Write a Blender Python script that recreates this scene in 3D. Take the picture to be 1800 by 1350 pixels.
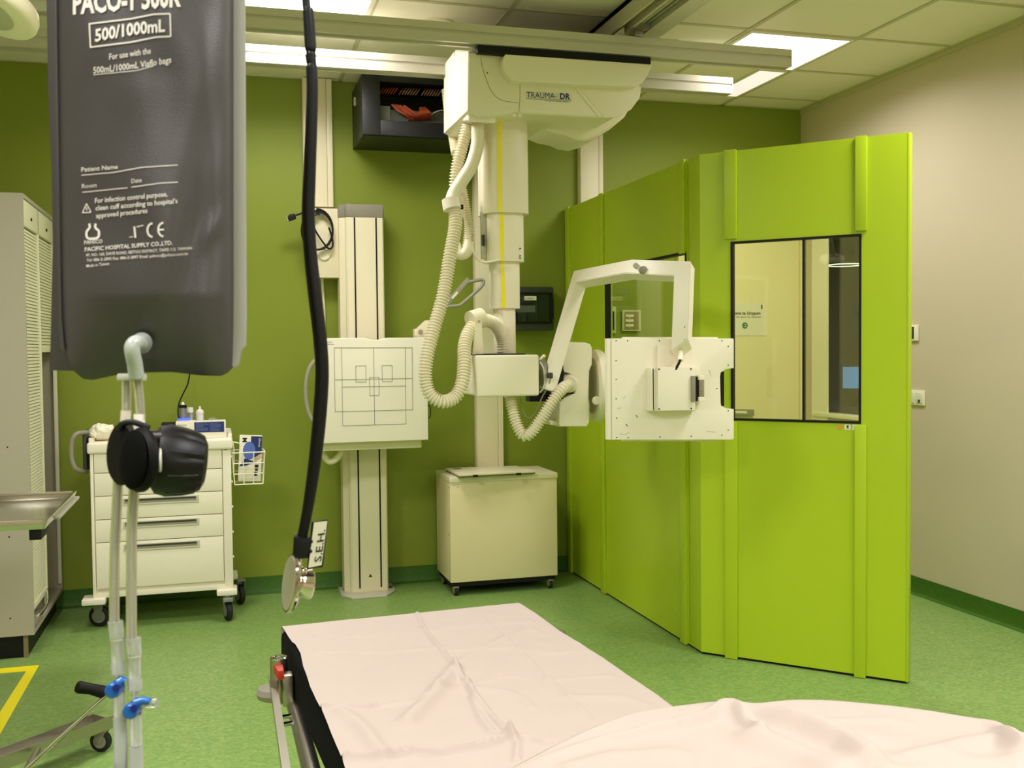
import bpy, bmesh, math, random
from mathutils import Vector, Matrix, noise
V = Vector
PI = math.pi
sc = bpy.context.scene
for o in list(bpy.data.objects):
    bpy.data.objects.remove(o)

# ---------------------------------------------------------------- camera
YAW, PITCH, ROLL, FPX = 0.27981993, -0.03550668, -0.00982282, 1797.575
CAM = V((0.0, 0.0, 1.5))
fwd = V((math.sin(YAW)*math.cos(PITCH), math.cos(YAW)*math.cos(PITCH), math.sin(PITCH)))
r0 = V((math.cos(YAW), -math.sin(YAW), 0.0))
u0 = r0.cross(fwd)
RGT = r0*math.cos(ROLL) + u0*math.sin(ROLL)
UPV = u0*math.cos(ROLL) - r0*math.sin(ROLL)
cd = bpy.data.cameras.new('camera')
cam = bpy.data.objects.new('camera', cd)
sc.collection.objects.link(cam)
cam.matrix_world = Matrix(((RGT.x, UPV.x, -fwd.x, CAM.x), (RGT.y, UPV.y, -fwd.y, CAM.y), (RGT.z, UPV.z, -fwd.z, CAM.z), (0, 0, 0, 1)))
cd.sensor_fit = 'HORIZONTAL'
cd.sensor_width = 36.0
cd.lens = 36.0*FPX/1800.0
cd.clip_start = 0.05
cd.dof.use_dof = True
cd.dof.focus_distance = 4.2
cd.dof.aperture_fstop = 20.0
sc.camera = cam

# ---------------------------------------------------------------- world, exposure
w = bpy.data.worlds.new('room_air')
sc.world = w
w.use_nodes = True
w.node_tree.nodes['Background'].inputs[0].default_value = (0.95, 0.95, 1.0, 1)
w.node_tree.nodes['Background'].inputs[1].default_value = 0.05
sc.view_settings.view_transform = 'Standard'
sc.view_settings.look = 'None'
sc.view_settings.gamma = 1.0
sc.view_settings.use_curve_mapping = False
sc.view_settings.exposure = 1.4
sc.cycles.max_bounces = 10
sc.cycles.diffuse_bounces = 6
sc.cycles.transparent_max_bounces = 12
LAMP = 1.2          # glow of the diffusers
PANEL_W = 15.0      # watts of each ceiling panel lamp
SPREAD = 160

# ---------------------------------------------------------------- points in the room from where things stand in the photo
def ray(x, y):
    return RGT*((x-900.0)/FPX) - UPV*((y-675.0)/FPX) + fwd
def A(x, y, Y):
    d = ray(x, y); return CAM + d*(Y/d.y)
def AX(x, y, X):
    d = ray(x, y); return CAM + d*(X/d.x)
def AZ(x, y, z):
    d = ray(x, y); return CAM + d*((z-1.5)/d.z)
def AD(x, y, D):
    return CAM + ray(x, y)*D
def px_of(P):
    q = V(P)-CAM; f = q.dot(fwd); return (900+FPX*q.dot(RGT)/f, 675-FPX*q.dot(UPV)/f)

# ---------------------------------------------------------------- materials
def lin(c):
    return tuple(((v/255.0)/12.92 if v/255.0 <= 0.04045 else ((v/255.0+0.055)/1.055)**2.4) for v in c)
MATS = {}
def mat(name, rgb, rough=0.5, metal=0.0, spec=0.5, bump=0.0, bscale=200.0, var=0.0, vscale=3.0, emit=0.0, trans=0.0, alpha=1.0, coat=0.0, raw=False):
    if name in MATS: return MATS[name]
    m = bpy.data.materials.new(name); MATS[name] = m
    m.use_nodes = True
    nt = m.node_tree; b = nt.nodes['Principled BSDF']
    c = rgb if raw else lin(rgb)
    b.inputs['Base Color'].default_value = (*c, 1)
    b.inputs['Roughness'].default_value = rough
    b.inputs['Metallic'].default_value = metal
    b.inputs['Specular IOR Level'].default_value = spec
    b.inputs['Transmission Weight'].default_value = trans
    b.inputs['Alpha'].default_value = alpha
    b.inputs['Coat Weight'].default_value = coat
    if emit:
        b.inputs['Emission Color'].default_value = (*c, 1)
        b.inputs['Emission Strength'].default_value = emit
    tc = nt.nodes.new('ShaderNodeTexCoord')
    if var:
        n = nt.nodes.new('ShaderNodeTexNoise'); n.inputs['Scale'].default_value = vscale; n.inputs['Detail'].default_value = 5
        nt.links.new(tc.outputs['Object'], n.inputs['Vector'])
        mx = nt.nodes.new('ShaderNodeMix'); mx.data_type = 'RGBA'
        mx.inputs[6].default_value = (*[v*(1-var) for v in c], 1)
        mx.inputs[7].default_value = (*[min(1, v*(1+var)) for v in c], 1)
        nt.links.new(n.outputs['Fac'], mx.inputs[0]); nt.links.new(mx.outputs[2], b.inputs['Base Color'])
    if bump:
        n = nt.nodes.new('ShaderNodeTexNoise'); n.inputs['Scale'].default_value = bscale; n.inputs['Detail'].default_value = 3
        nt.links.new(tc.outputs['Object'], n.inputs['Vector'])
        bp = nt.nodes.new('ShaderNodeBump'); bp.inputs['Strength'].default_value = bump; bp.inputs['Distance'].default_value = 0.002
        nt.links.new(n.outputs['Fac'], bp.inputs['Height']); nt.links.new(bp.outputs[0], b.inputs['Normal'])
    return m

def glass(name, tint, ior=1.45, rough=0.0):
    m = bpy.data.materials.new(name); MATS[name] = m; m.use_nodes = True
    nt = m.node_tree; nt.nodes.clear()
    out = nt.nodes.new('ShaderNodeOutputMaterial'); mix = nt.nodes.new('ShaderNodeMixShader')
    tr = nt.nodes.new('ShaderNodeBsdfTransparent'); tr.inputs[0].default_value = (*tint, 1)
    gl = nt.nodes.new('ShaderNodeBsdfGlossy'); gl.inputs['Roughness'].default_value = rough; gl.inputs[0].default_value = (1, 1, 1, 1)
    fr = nt.nodes.new('ShaderNodeFresnel'); ge = nt.nodes.new('ShaderNodeNewGeometry'); mm_ = nt.nodes.new('ShaderNodeMix')
    mm_.inputs[2].default_value = ior; mm_.inputs[3].default_value = 1/ior      # the same Fresnel on the way out of the pane
    nt.links.new(ge.outputs['Backfacing'], mm_.inputs[0]); nt.links.new(mm_.outputs[0], fr.inputs[0])
    nt.links.new(fr.outputs[0], mix.inputs[0]); nt.links.new(tr.outputs[0], mix.inputs[1]); nt.links.new(gl.outputs[0], mix.inputs[2])
    nt.links.new(mix.outputs[0], out.inputs[0])
    return m

WALLG = mat('green_wall_paint', (132, 146, 44), 0.55, bump=0.15, bscale=600, spec=0.35)
WALLB = mat('beige_wall_paint', (204, 190, 166), 0.7, bump=0.15, bscale=600, spec=0.25, var=0.03, vscale=0.8)
CEIL = mat('ceiling_tile', (240, 232, 214), 0.9, bump=0.35, bscale=350, spec=0.1)
GRIDM = mat('ceiling_grid_metal', (196, 190, 160), 0.6)
COVE = mat('green_cove_linoleum', (58, 98, 20), 0.5, var=0.25, vscale=60, spec=0.4)
SCRN = mat('lime_panel_paint', (176, 200, 36), 0.35, spec=0.4, bump=0.04, bscale=900)
WHT = mat('cream_white_paint', (232, 222, 192), 0.4, spec=0.4, bump=0.05, bscale=900)
WHT2 = mat('white_paint', (240, 232, 214), 0.4, spec=0.4)
HOSEM = mat('cream_hose_plastic', (234, 226, 200), 0.45, spec=0.4)
GREY = mat('mid_grey_plastic', (140, 134, 120), 0.5)
DGREY = mat('dark_grey_plastic', (52, 56, 54), 0.45)
BLK = mat('black_plastic', (12, 12, 13), 0.5, spec=0.3)
RUB = mat('black_rubber', (18, 18, 19), 0.6)
INK = mat('black_ink', (30, 30, 34), 0.7)
ALU = mat('satin_aluminium', (204, 199, 184), 0.36, metal=0.25)
STEEL = mat('stainless_steel', (190, 186, 176), 0.16, metal=1.0)
STEELR = mat('brushed_steel', (178, 172, 160), 0.34, metal=1.0)
CHROME = mat('polished_chrome', (225, 225, 225), 0.06, metal=1.0)
YEL = mat('yellow_tape', (250, 232, 24), 0.5)
SHEET = mat('white_cotton_sheet', (186, 171, 164), 0.85, bump=0.25, bscale=1200, spec=0.15)

# floor: marbled green linoleum
def floor_mat():
    m = bpy.data.materials.new('green_linoleum'); m.use_nodes = True
    nt = m.node_tree; b = nt.nodes['Principled BSDF']; tc = nt.nodes.new('ShaderNodeTexCoord')
    mp = nt.nodes.new('ShaderNodeMapping'); mp.inputs['Scale'].default_value = (1, 1.25, 1)
    nt.links.new(tc.outputs['Object'], mp.inputs[0])
    n1 = nt.nodes.new('ShaderNodeTexNoise'); n1.inputs['Scale'].default_value = 55; n1.inputs['Detail'].default_value = 6; n1.inputs['Distortion'].default_value = 0.6
    n2 = nt.nodes.new('ShaderNodeTexNoise'); n2.inputs['Scale'].default_value = 160; n2.inputs['Detail'].default_value = 3
    nt.links.new(mp.outputs[0], n1.inputs['Vector']); nt.links.new(mp.outputs[0], n2.inputs['Vector'])
    r = nt.nodes.new('ShaderNodeValToRGB'); r.color_ramp.elements[0].position = 0.36; r.color_ramp.elements[1].position = 0.66
    r.color_ramp.elements[0].color = (*lin((112, 148, 78)), 1); r.color_ramp.elements[1].color = (*lin((144, 168, 94)), 1)
    nt.links.new(n1.outputs['Fac'], r.inputs[0])
    r2 = nt.nodes.new('ShaderNodeValToRGB'); r2.color_ramp.elements[0].position = 0.30; r2.color_ramp.elements[1].position = 0.42
    r2.color_ramp.elements[0].color = (0.7, 0.74, 0.66, 1); r2.color_ramp.elements[1].color = (1, 1, 1, 1)
    nt.links.new(n2.outputs['Fac'], r2.inputs[0])
    mx = nt.nodes.new('ShaderNodeMix'); mx.data_type = 'RGBA'; mx.blend_type = 'MULTIPLY'; mx.inputs[0].default_value = 0.7
    nt.links.new(r.outputs[0], mx.inputs[6]); nt.links.new(r2.outputs[0], mx.inputs[7]); nt.links.new(mx.outputs[2], b.inputs['Base Color'])
    b.inputs['Roughness'].default_value = 0.38; b.inputs['Specular IOR Level'].default_value = 0.4
    bp = nt.nodes.new('ShaderNodeBump'); bp.inputs['Strength'].default_value = 0.08; bp.inputs['Distance'].default_value = 0.002
    nt.links.new(n1.outputs['Fac'], bp.inputs['Height']); nt.links.new(bp.outputs[0], b.inputs['Normal'])
    return m
FLOOR = floor_mat()

# ---------------------------------------------------------------- mesh builder (world coordinates)
_font_cache = {}
def text_polys(s, bold=0.0):
    key = (s, bold)
    if key not in _font_cache:
        cu = bpy.data.curves.new('t', 'FONT'); cu.body = s; cu.size = 1.0; cu.resolution_u = 2; cu.offset = bold
        ob = bpy.data.objects.new('t', cu); me = bpy.data.meshes.new_from_object(ob)
        vs = [v.co.copy() for v in me.vertices]; fs = [tuple(p.vertices) for p in me.polygons]
        bpy.data.objects.remove(ob); bpy.data.curves.remove(cu); bpy.data.meshes.remove(me)
        _font_cache[key] = (vs, fs)
    return _font_cache[key]

class MB:
    def __init__(s): s.bm = bmesh.new()
    def _bevel(s, vs, bev, seg=2):
        if bev <= 0: return
        es = list({e for v in vs for e in v.link_edges})
        bmesh.ops.bevel(s.bm, geom=es, offset=bev, segments=seg, affect='EDGES', profile=0.6, clamp_overlap=True)
    def hexa(s, c, bev=0.0, seg=2):
        vs = [s.bm.verts.new(p) for p in c]
        for f in ((0, 3, 2, 1), (4, 5, 6, 7), (0, 1, 5, 4), (1, 2, 6, 5), (2, 3, 7, 6), (3, 0, 4, 7)):
            s.bm.faces.new([vs[i] for i in f])
        s._bevel(vs, bev, seg); return s
    def box(s, x0, x1, y0, y1, z0, z1, bev=0.0, M=None, seg=2):
        x0, x1 = min(x0, x1), max(x0, x1); y0, y1 = min(y0, y1), max(y0, y1); z0, z1 = min(z0, z1), max(z0, z1)
        c = [V(p) for p in ((x0, y0, z0), (x1, y0, z0), (x1, y1, z0), (x0, y1, z0), (x0, y0, z1), (x1, y0, z1), (x1, y1, z1), (x0, y1, z1))]
        if M is not None: c = [M @ p for p in c]
        return s.hexa(c, bev, seg)
    def prism(s, pts, vec, bev=0.0, seg=2):
        vec = V(vec); a = [s.bm.verts.new(V(p)) for p in pts]; b = [s.bm.verts.new(V(p)+vec) for p in pts]
        n = len(a)
        f1 = s.bm.faces.new(a); f2 = s.bm.faces.new(b[::-1])
        for i in range(n): s.bm.faces.new((a[i], b[i], b[(i+1) % n], a[(i+1) % n]))
        bmesh.ops.recalc_face_normals(s.bm, faces=list({f for v in a+b for f in v.link_faces}))
        if bev > 0:
            es = list(f1.edges)+list(f2.edges)
            bmesh.ops.bevel(s.bm, geom=es, offset=bev, segments=seg, affect='EDGES', profile=0.6, clamp_overlap=True)
        return s
    def ring(s, c, ax, r, n, ref=None):
        ax = ax.normalized(); a = ref if ref is not None else ax.orthogonal().normalized()
        a = (a - ax*a.dot(ax)).normalized(); b = ax.cross(a)
        return [s.bm.verts.new(c + (a*math.cos(2*PI*i/n) + b*math.sin(2*PI*i/n))*r) for i in range(n)], a
    def lathe(s, p0, axis, prof, n=24, caps=True):
        axis = V(axis).normalized(); p0 = V(p0); rs = []; ref = axis.orthogonal().normalized()
        for t, r in prof:
            q, _ = s.ring(p0+axis*t, axis, max(r, 1e-5), n, ref); rs.append(q)
        for a, b in zip(rs, rs[1:]):
            for i in range(n): s.bm.faces.new((a[i], a[(i+1) % n], b[(i+1) % n], b[i]))
        if caps: s.bm.faces.new(rs[0][::-1]); s.bm.faces.new(rs[-1])
        return s
    def cyl(s, p0, p1, r, r1=None, n=20):
        p0 = V(p0); p1 = V(p1); L = (p1-p0).length
        return s.lathe(p0, p1-p0, [(0, r), (L, r if r1 is None else r1)], n)
    def disc(s, p0, axis, r, t, n=24, bev=0.0):
        p0 = V(p0); b = min(bev, t/2.01)
        prof = [(0, r-b), (b, r), (t-b, r), (t, r-b)] if b > 0 else [(0, r), (t, r)]
        return s.lathe(p0, axis, prof, n)
    def tube(s, pts, r, n=10, closed=False, caps=True, flat=None):
        pts = [V(p) for p in pts]; m = len(pts); rs = []; ref = None
        for i, p in enumerate(pts):
            if closed: t = pts[(i+1) % m]-pts[i-1]
            else: t = pts[min(i+1, m-1)]-pts[max(i-1, 0)]
            if t.length < 1e-9: t = V((0, 0, 1))
            rr = r[i] if isinstance(r, (list, tuple)) else r
            q, ref = s.ring(p, t, rr, n, ref); rs.append(q)
        pairs = list(zip(rs, rs[1:])) + ([(rs[-1], rs[0])] if closed else [])
        for a, b in pairs:
            for i in range(n): s.bm.faces.new((a[i], a[(i+1) % n], b[(i+1) % n], b[i]))
        if caps and not closed: s.bm.faces.new(rs[0][::-1]); s.bm.faces.new(rs[-1])
        return s
    def sweep(s, path, offs, caps=True):
        path = [V(p) for p in path]; t = [(path[i+1]-path[i]).normalized() for i in range(len(path)-1)]
        o = [V(q) for q in offs]; o = [q - t[0]*q.dot(t[0]) for q in o]; rs = [[path[0]+q for q in o]]
        for i in range(1, len(path)-1):
            n = (t[i-1]+t[i]).normalized(); c = [q + t[i-1]*(-(q.dot(n))/t[i-1].dot(n)) for q in o]
            rs.append([path[i]+q for q in c]); o = [q - t[i]*q.dot(t[i]) for q in c]
        rs.append([path[-1]+q for q in o]); R = [[s.bm.verts.new(p) for p in r] for r in rs]; k = len(offs)
        for a, b in zip(R, R[1:]):
            for i in range(k): s.bm.faces.new((a[i], a[(i+1) % k], b[(i+1) % k], b[i]))
        if caps: s.bm.faces.new(R[0][::-1]); s.bm.faces.new(R[-1])
        return s
    def grid(s, f, nu, nv):
        g = [[s.bm.verts.new(f(i/nu, j/nv)) for j in range(nv+1)] for i in range(nu+1)]
        for i in range(nu):
            for j in range(nv): s.bm.faces.new((g[i][j], g[i+1][j], g[i+1][j+1], g[i][j+1]))
        return s
    def text(s, t, fn, h, sx=1.0, bold=0.0, width=None, align=0):
        """glyphs mapped by fn(u, v) -> point; h is the cap height in fn's units; width scales the string to fit"""
        vs, fs = text_polys(t, bold)
        if not vs: return s
        k = h/0.69; x0 = min(v.x for v in vs); x1 = max(v.x for v in vs)
        kx = k*sx if width is None else width/(x1-x0)
        off = -x0*kx - align*(x1-x0)*kx
        bv = [s.bm.verts.new(fn(v.x*kx+off, v.y*k)) for v in vs]
        for f in fs:
            try: s.bm.faces.new([bv[i] for i in f])
            except ValueError: pass
        return s
    def sphere(s, c, r, sc3=(1, 1, 1), n=16, M=None):
        mm = Matrix.Translation(V(c)) @ (M if M is not None else Matrix.Identity(4)) @ Matrix.Diagonal((r*sc3[0], r*sc3[1], r*sc3[2], 1))
        bmesh.ops.create_uvsphere(s.bm, u_segments=n, v_segments=max(6, n//2), radius=1.0, matrix=mm); return s

ORG = {}
def empty(name, loc, label, cat, group=None):
    o = bpy.data.objects.new(name, None); o.empty_display_size = 0.1; sc.collection.objects.link(o)
    o.location = V(loc); ORG[o.name] = V(loc); o['label'] = label; o['category'] = cat
    if group: o['group'] = group
    return o
def put(name, mb, m, parent=None, label=None, cat=None, group=None, kind=None, loc=None, smooth=35, recalc=True):
    bm = mb.bm
    if recalc: bmesh.ops.recalc_face_normals(bm, faces=bm.faces)
    if parent is not None: org = ORG[parent.name]
    elif loc is not None: org = V(loc)
    else:
        xs = [v.co for v in bm.verts]
        org = V(((min(v.x for v in xs)+max(v.x for v in xs))/2, (min(v.y for v in xs)+max(v.y for v in xs))/2, min(v.z for v in xs)))
    bmesh.ops.translate(bm, verts=bm.verts, vec=-org)
    for f in bm.faces: f.smooth = True
    lim = math.radians(smooth)
    for e in bm.edges:
        if len(e.link_faces) == 2:
            if e.calc_face_angle(0.0) > lim: e.smooth = False
        else: e.smooth = False
    me = bpy.data.meshes.new(name); bm.to_mesh(me); bm.free()
    me.materials.append(m)
    o = bpy.data.objects.new(name, me); sc.collection.objects.link(o)
    if parent is not None: o.parent = parent
    else: o.location = org
    ORG[o.name] = org
    if label: o['label'] = label
    if cat: o['category'] = cat
    if group: o['group'] = group
    if kind: o['kind'] = kind
    return o
def copy_thing(o, loc, parent=None):
    c = o.copy(); sc.collection.objects.link(c)
    if parent is not None: c.parent = parent
    else: c.location = V(loc)
    ORG[c.name] = V(loc)
    for ch in list(o.children): copy_thing(ch, loc, c)
    return c
def crom(P, k=8, closed=False):
    P = [V(p) for p in P]; out = []; n = len(P)
    seg = n if closed else n-1
    for i in range(seg):
        if closed: a, b, c, d = P[i-1], P[i], P[(i+1) % n], P[(i+2) % n]
        else: a, b, c, d = P[max(i-1, 0)], P[i], P[i+1], P[min(i+2, n-1)]
        for j in range(k):
            t = j/k
            out.append(0.5*((2*b)+(c-a)*t+(2*a-5*b+4*c-d)*t*t+(3*b-a-3*c+d)*t**3))
    if not closed: out.append(P[-1])
    return out
def resample(P, step):
    out = [P[0]]; acc = 0.0
    for a, b in zip(P, P[1:]):
        L = (b-a).length; 
        if L < 1e-9: continue
        d = step-acc
        while d <= L: out.append(a+(b-a)*(d/L)); d += step
        acc = (acc+L) % step
    return out
def hose(P, r, pitch=0.012, depth=0.30, n=16):
    pts = resample(crom(P, 24), pitch/4); rs = [r if (i % 4) in (0, 1) else r*(1-depth) for i in range(len(pts))]
    return pts, rs
def P2(lst, Y): return [A(x, y, Y) for x, y in lst]
# ================================================================ THE SETTING
XR, YB, ZC = 4.0, 6.45, 3.165
put('floor', MB().box(-3.4, XR+0.1, -3.4, YB+0.1, -0.1, 0.0), FLOOR, kind='structure')
put('wall_back', MB().box(-3.4, XR+0.1, YB, YB+0.1, 0, 3.4), WALLG, kind='structure')
# right wall with the opening of the control room window
WY0, WY1, WZ0, WZ1 = 5.60, 6.27, 1.03, 2.35
m = MB().box(XR, XR+0.1, -3.4, WY0, 0, 3.4).box(XR, XR+0.1, WY1, YB, 0, 3.4).box(XR, XR+0.1, WY0, WY1, 0, WZ0).box(XR, XR+0.1, WY0, WY1, WZ1, 3.4)
put('wall_right', m, WALLB, kind='structure')
put('wall_left', MB().box(-3.5, -3.4, -3.4, YB, 0, 3.4), WALLB, kind='structure')
put('wall_near', MB().box(-3.4, XR, -3.5, -3.4, 0, 3.4), WALLB, kind='structure')
put('ceiling', MB().box(-3.4, XR+0.1, -3.4, YB+0.1, ZC, ZC+0.1), CEIL, kind='structure')
PT = 0.655; GX = 3.37; GY = 5.535
m = MB()
xs = [GX+0.01-PT*i for i in range(-0, 11)]; ys = [GY+PT-PT*i for i in range(0, 15)]
for x in xs: m.box(x-0.012, x+0.012, -3.4, YB, ZC-0.006, ZC+0.001)
for y in ys: m.box(-3.4, XR, y-0.012, y+0.012, ZC-0.0055, ZC+0.001)
put('trim_1', m, GRIDM, kind='structure')
m = MB().box(XR-0.025, XR, -3.4, YB, ZC-0.004, ZC+0.001).box(XR-0.008, XR, -3.4, YB, ZC-0.03, ZC).box(-3.4, XR, YB-0.02, YB, ZC-0.006, ZC+0.001)
put('trim_2', m, GRIDM, kind='structure')
# coved skirting of the floor covering
def cove(x0, x1, y0, y1, along):
    m = MB(); H = 0.105
    prof = [(0.0, H), (0.004, H), (0.005, 0.03), (0.012, 0.012), (0.03, 0.002), (0.03, 0.0005), (0.0, 0.0005)]
    if along == 'x': m.prism([V((x0, y0-d, z)) for d, z in prof], (x1-x0, 0, 0))
    else: m.prism([V((x0-d, y0, z)) for d, z in prof], (0, y1-y0, 0))
    return m
put('baseboard_back', cove(-3.4, XR, YB, YB, 'x'), COVE, kind='structure')
put('baseboard_right', cove(XR, XR, -3.4, YB, 'y'), COVE, kind='structure')

# ceiling lights
LM = mat('light_diffuser', (255, 249, 250), 0.5, emit=LAMP)
LMW = LM
def ceiling_light(x0, x1, y0, y1, label, frame=0.022, grp='added unseen square light panels in the ceiling', mt=None, power=1.0):
    e = empty('ceiling_light', ((x0+x1)/2, (y0+y1)/2, ZC-0.012), label, 'ceiling light', grp)
    m = MB()
    z0, z1 = ZC-0.012, ZC
    m.box(x0, x1, y0, y0+frame, z0, z1).box(x0, x1, y1-frame, y1, z0, z1).box(x0, x0+frame, y0+frame, y1-frame, z0, z1).box(x1-frame, x1, y0+frame, y1-frame, z0, z1)
    put('frame', m, WHT2, e)
    put('diffuser', MB().box(x0+frame, x1-frame, y0+frame, y1-frame, ZC-0.009, ZC-0.002), mt or LM, e)
    if power > 0:
        ld = bpy.data.lights.new('panel_lamp', 'AREA'); ld.shape = 'SQUARE'; ld.size = x1-x0-2*frame; ld.energy = PANEL_W*power; ld.spread = math.radians(SPREAD); ld.color = (1.0, 0.965, 0.955)
        lo = bpy.data.objects.new('panel_lamp', ld); sc.collection.objects.link(lo); lo.parent = e; lo.location = (0, 0, 0.001)
    return e
LX = [0.11, 2.735]; 
ceiling_light(0.11, 0.755, 4.89, 5.52, 'lit square ceiling light panel above the rails beside the hanging grey bag', grp=None, power=0.85)
ceiling_light(2.735, 3.37, 4.89, 5.52, 'lit square ceiling light panel above the end of the front rail', grp=None, power=0.55)
for x0, y0, pw in ((-1.20, 2.92, 1.2), (2.735, 2.92, 0.8), (-1.20, 0.30, 1.3), (2.735, 0.30, 0.9), (0.765, -0.355, 1.3), (1.42, -2.32, 1.0), (-1.20, -2.32, 1.0)):  # panels out of view, added and weighted left to fill upright surfaces
    ceiling_light(x0, x0+0.63, y0, y0+0.63, 'added unseen square ceiling light panel over the near part of the room', power=pw)
ceiling_light(3.165, 3.355, 5.56, 6.19, 'slim ceiling light strip behind the rail end near the right wall', frame=0.008, grp=None,
              mt=mat('slim_light_diffuser', (250, 236, 232), 0.5, emit=0.30), power=0)

# ================================================================ CEILING RAILS
def rail(y0, y1, x0, x1, z0, z1, label):
    e = empty('ceiling_rail', ((x0+x1)/2, (y0+y1)/2, z0), label, 'ceiling rail')
    h = z1-z0
    # C shaped aluminium profile, groove in the front face, open slot beneath
    g0, g1 = z0+h*0.47, z0+h*0.60
    prof = [(y0, z0+0.004), (y0, g0), (y0+0.008, g0+0.003), (y0+0.008, g1), (y0, g1+0.002), (y0, z1), (y1, z1), (y1, z0), (y1-0.02, z0), (y1-0.02, z0+0.02), (y0+0.02, z0+0.02), (y0+0.02, z0), (y0, z0)]
    put('profile', MB().prism([V((x0, y, z)) for y, z in prof], (x1-x0, 0, 0)), ALU, e)
    put('end_cap', MB().box(x1-0.002, x1+0.004, y0+0.002, y1-0.002, z0+0.002, z1-0.002, 0.001), ALU, e)
    return e
FR = rail(4.675, 4.758, -1.7, 2.846, 2.92, 3.008, 'long front aluminium ceiling rail above the lettered carriage cover')
RR = rail(5.245, 5.335, -1.7, 2.818, 2.92, 3.008, 'rear aluminium ceiling rail behind the lettered carriage cover')
# cross channel running away from the viewer under the ceiling
e = empty('cross_channel', (2.05, 4.2, 3.06), 'wide dark-slotted ceiling channel crossing above the front rail', 'ceiling channel')
cx0, cx1 = 1.915, 2.185
m = MB()
for a, b, z in ((cx0, cx0+0.012, 3.06), (cx0+0.06, cx0+0.078, 3.06), (cx0+0.115, cx0+0.125, 3.085), (cx0+0.15, cx0+0.158, 3.09)):
    m.box(a, b, 0.5, 5.6, z, ZC-0.0065)
put('inner_rib', m, GRIDM, e)
put('slot', MB().box(cx0, cx0+0.17, 0.5, 5.6, 3.135, ZC-0.0065), BLK, e)
m = MB().box(cx0+0.165, cx0+0.235, 0.5, 5.6, 3.062, ZC-0.0065).box(cx0+0.240, cx1, 0.5, 5.6, 3.066, ZC-0.0065)
put('outer_beam', m, ALU, e)
# hanger bracket between channel and rail
e2 = empty('rail_hanger', (2.0, 4.70, 3.008), 'bolted grey hanger bracket joining the front rail to the cross channel', 'bracket')
c = A(1130, 48, 4.70)
put('plate', MB().prism(P2([(1108, 62), (1116, 42), (1119, 36), (1130, 34), (1147, 35), (1147, 42), (1140, 52), (1131, 55), (1131, 63)], 4.70), (0, 0.01, 0), 0.001), GREY, e2)
put('block', MB().box(A(1116, 60, 4.68).x, A(1130, 60, 4.68).x, 4.68, 4.72, 3.006, A(1120, 52, 4.69).z, 0.002), STEELR, e2)
put('gusset', MB().prism(P2([(1079, 61), (1097, 47), (1098, 62)], 4.71), (0, 0.01, 0)), GRIDM, e2)
put('base_plate', MB().box(A(1078, 62, 4.7).x, A(1190, 70, 4.7).x, 4.68, 4.75, 3.008, 3.013), ALU, e2)
for x, y in ((1120.5, 40), (1129.5, 40), (1120.5, 50), (1129.5, 50)):
    put('bolt', MB().disc(A(x, y, 4.699), (0, -1, 0), 0.0035, 0.003, 10), CHROME, e2)
put('smoke_detector', MB().lathe(AZ(770, 40, ZC), (0, 0, -1), [(0, 0.085), (0.012, 0.085), (0.03, 0.06), (0.032, 0.0)], 28, caps=False), CEIL, None,
    'low round white disc on the ceiling just above the front rail', 'detector')

# ================================================================ LEFT CABINET with roller shutters
cx, cy0, cy1 = -0.893, 5.44, 6.415
e = empty('shutter_cabinet', (-1.15, 5.9, 0.0), 'tall grey-beige cabinet with cream roller shutters beside the drawer cart', 'cabinet')
CB = mat('greige_cabinet_board', (176, 168, 150), 0.55, bump=0.1, bscale=500)
CS = mat('cream_shutter', (226, 222, 192), 0.5)
ct, cb = 2.272, 0.112
m = MB().box(-1.45, cx, cy0, cy0+0.018, cb, ct).box(-1.45, cx, cy1-0.018, cy1, cb, ct).box(-1.45, cx, cy0+0.018, cy1-0.018, ct-0.02, ct).box(-1.45, cx, cy0+0.018, cy1-0.018, cb, cb+0.02)
m.box(-1.45, -1.43, cy0+0.018, cy1-0.018, cb+0.02, ct-0.02).box(-1.43, cx-0.004, 5.895, 5.915, cb+0.02, ct-0.02)
put('carcass', m, CB, e)
put('plinth', MB().box(-1.43, cx-0.035, cy0+0.02, cy0+0.035, 0.001, cb).box(cx-0.05, cx-0.035, cy0+0.02, cy1-0.02, 0.001, cb), BLK, e)
put('plinth_edge', MB().box(-0.945, -0.925, cy0+0.012, cy0+0.03, 0.001, cb), mat('brown_plinth_edge', (132, 112, 84), 0.6), e)
for k, (a, b, zb) in enumerate(((cy0+0.02, 5.893, 0.24), (5.917, cy1-0.02, 1.52))):
    m = MB(); n = 0; z = ct-0.16
    put('shutter_box', MB().box(cx-0.03, cx-0.004, a, b, ct-0.15, ct-0.022, 0.004), CS, e)
    while z > zb+0.012:
        m.prism([V((cx-0.022, a+0.012, z)), V((cx-0.012, a+0.012, z-0.002)), V((cx-0.010, a+0.012, z-0.014)), V((cx-0.022, a+0.012, z-0.0165))], (0, b-a-0.03, 0)); z -= 0.0168
    s = put('shutter', m, CS, e)
    put('bottom_bar', MB().box(cx-0.026, cx-0.006, a+0.012, b-0.018, zb-0.02, zb+0.012, 0.003), CS, s)
    put('shutter_guide', MB().box(cx-0.02, cx-0.001, b-0.016, b-0.002, 0.16, ct-0.15, 0.002), CS, e)
    put('lock', MB().disc((cx-0.004, (a+b)/2, ct-0.10), (1, 0, 0), 0.008, 0.006, 12), BLK, e)
put('pull_bar', MB().tube(crom([(cx-0.01, 5.47, 0.20), (cx+0.02, 5.48, 0.20), (cx+0.02, 5.72, 0.20), (cx+0.0, 5.86, 0.235), (cx-0.015, 5.87, 0.25)], 5), 0.006, 8), CHROME, e)
m = MB()
for x, y in ((13, 786), (16, 944), (18, 1087)): m.disc(A(x, y, cy0), (0, -1, 0), 0.004, 0.001, 10)
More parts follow.
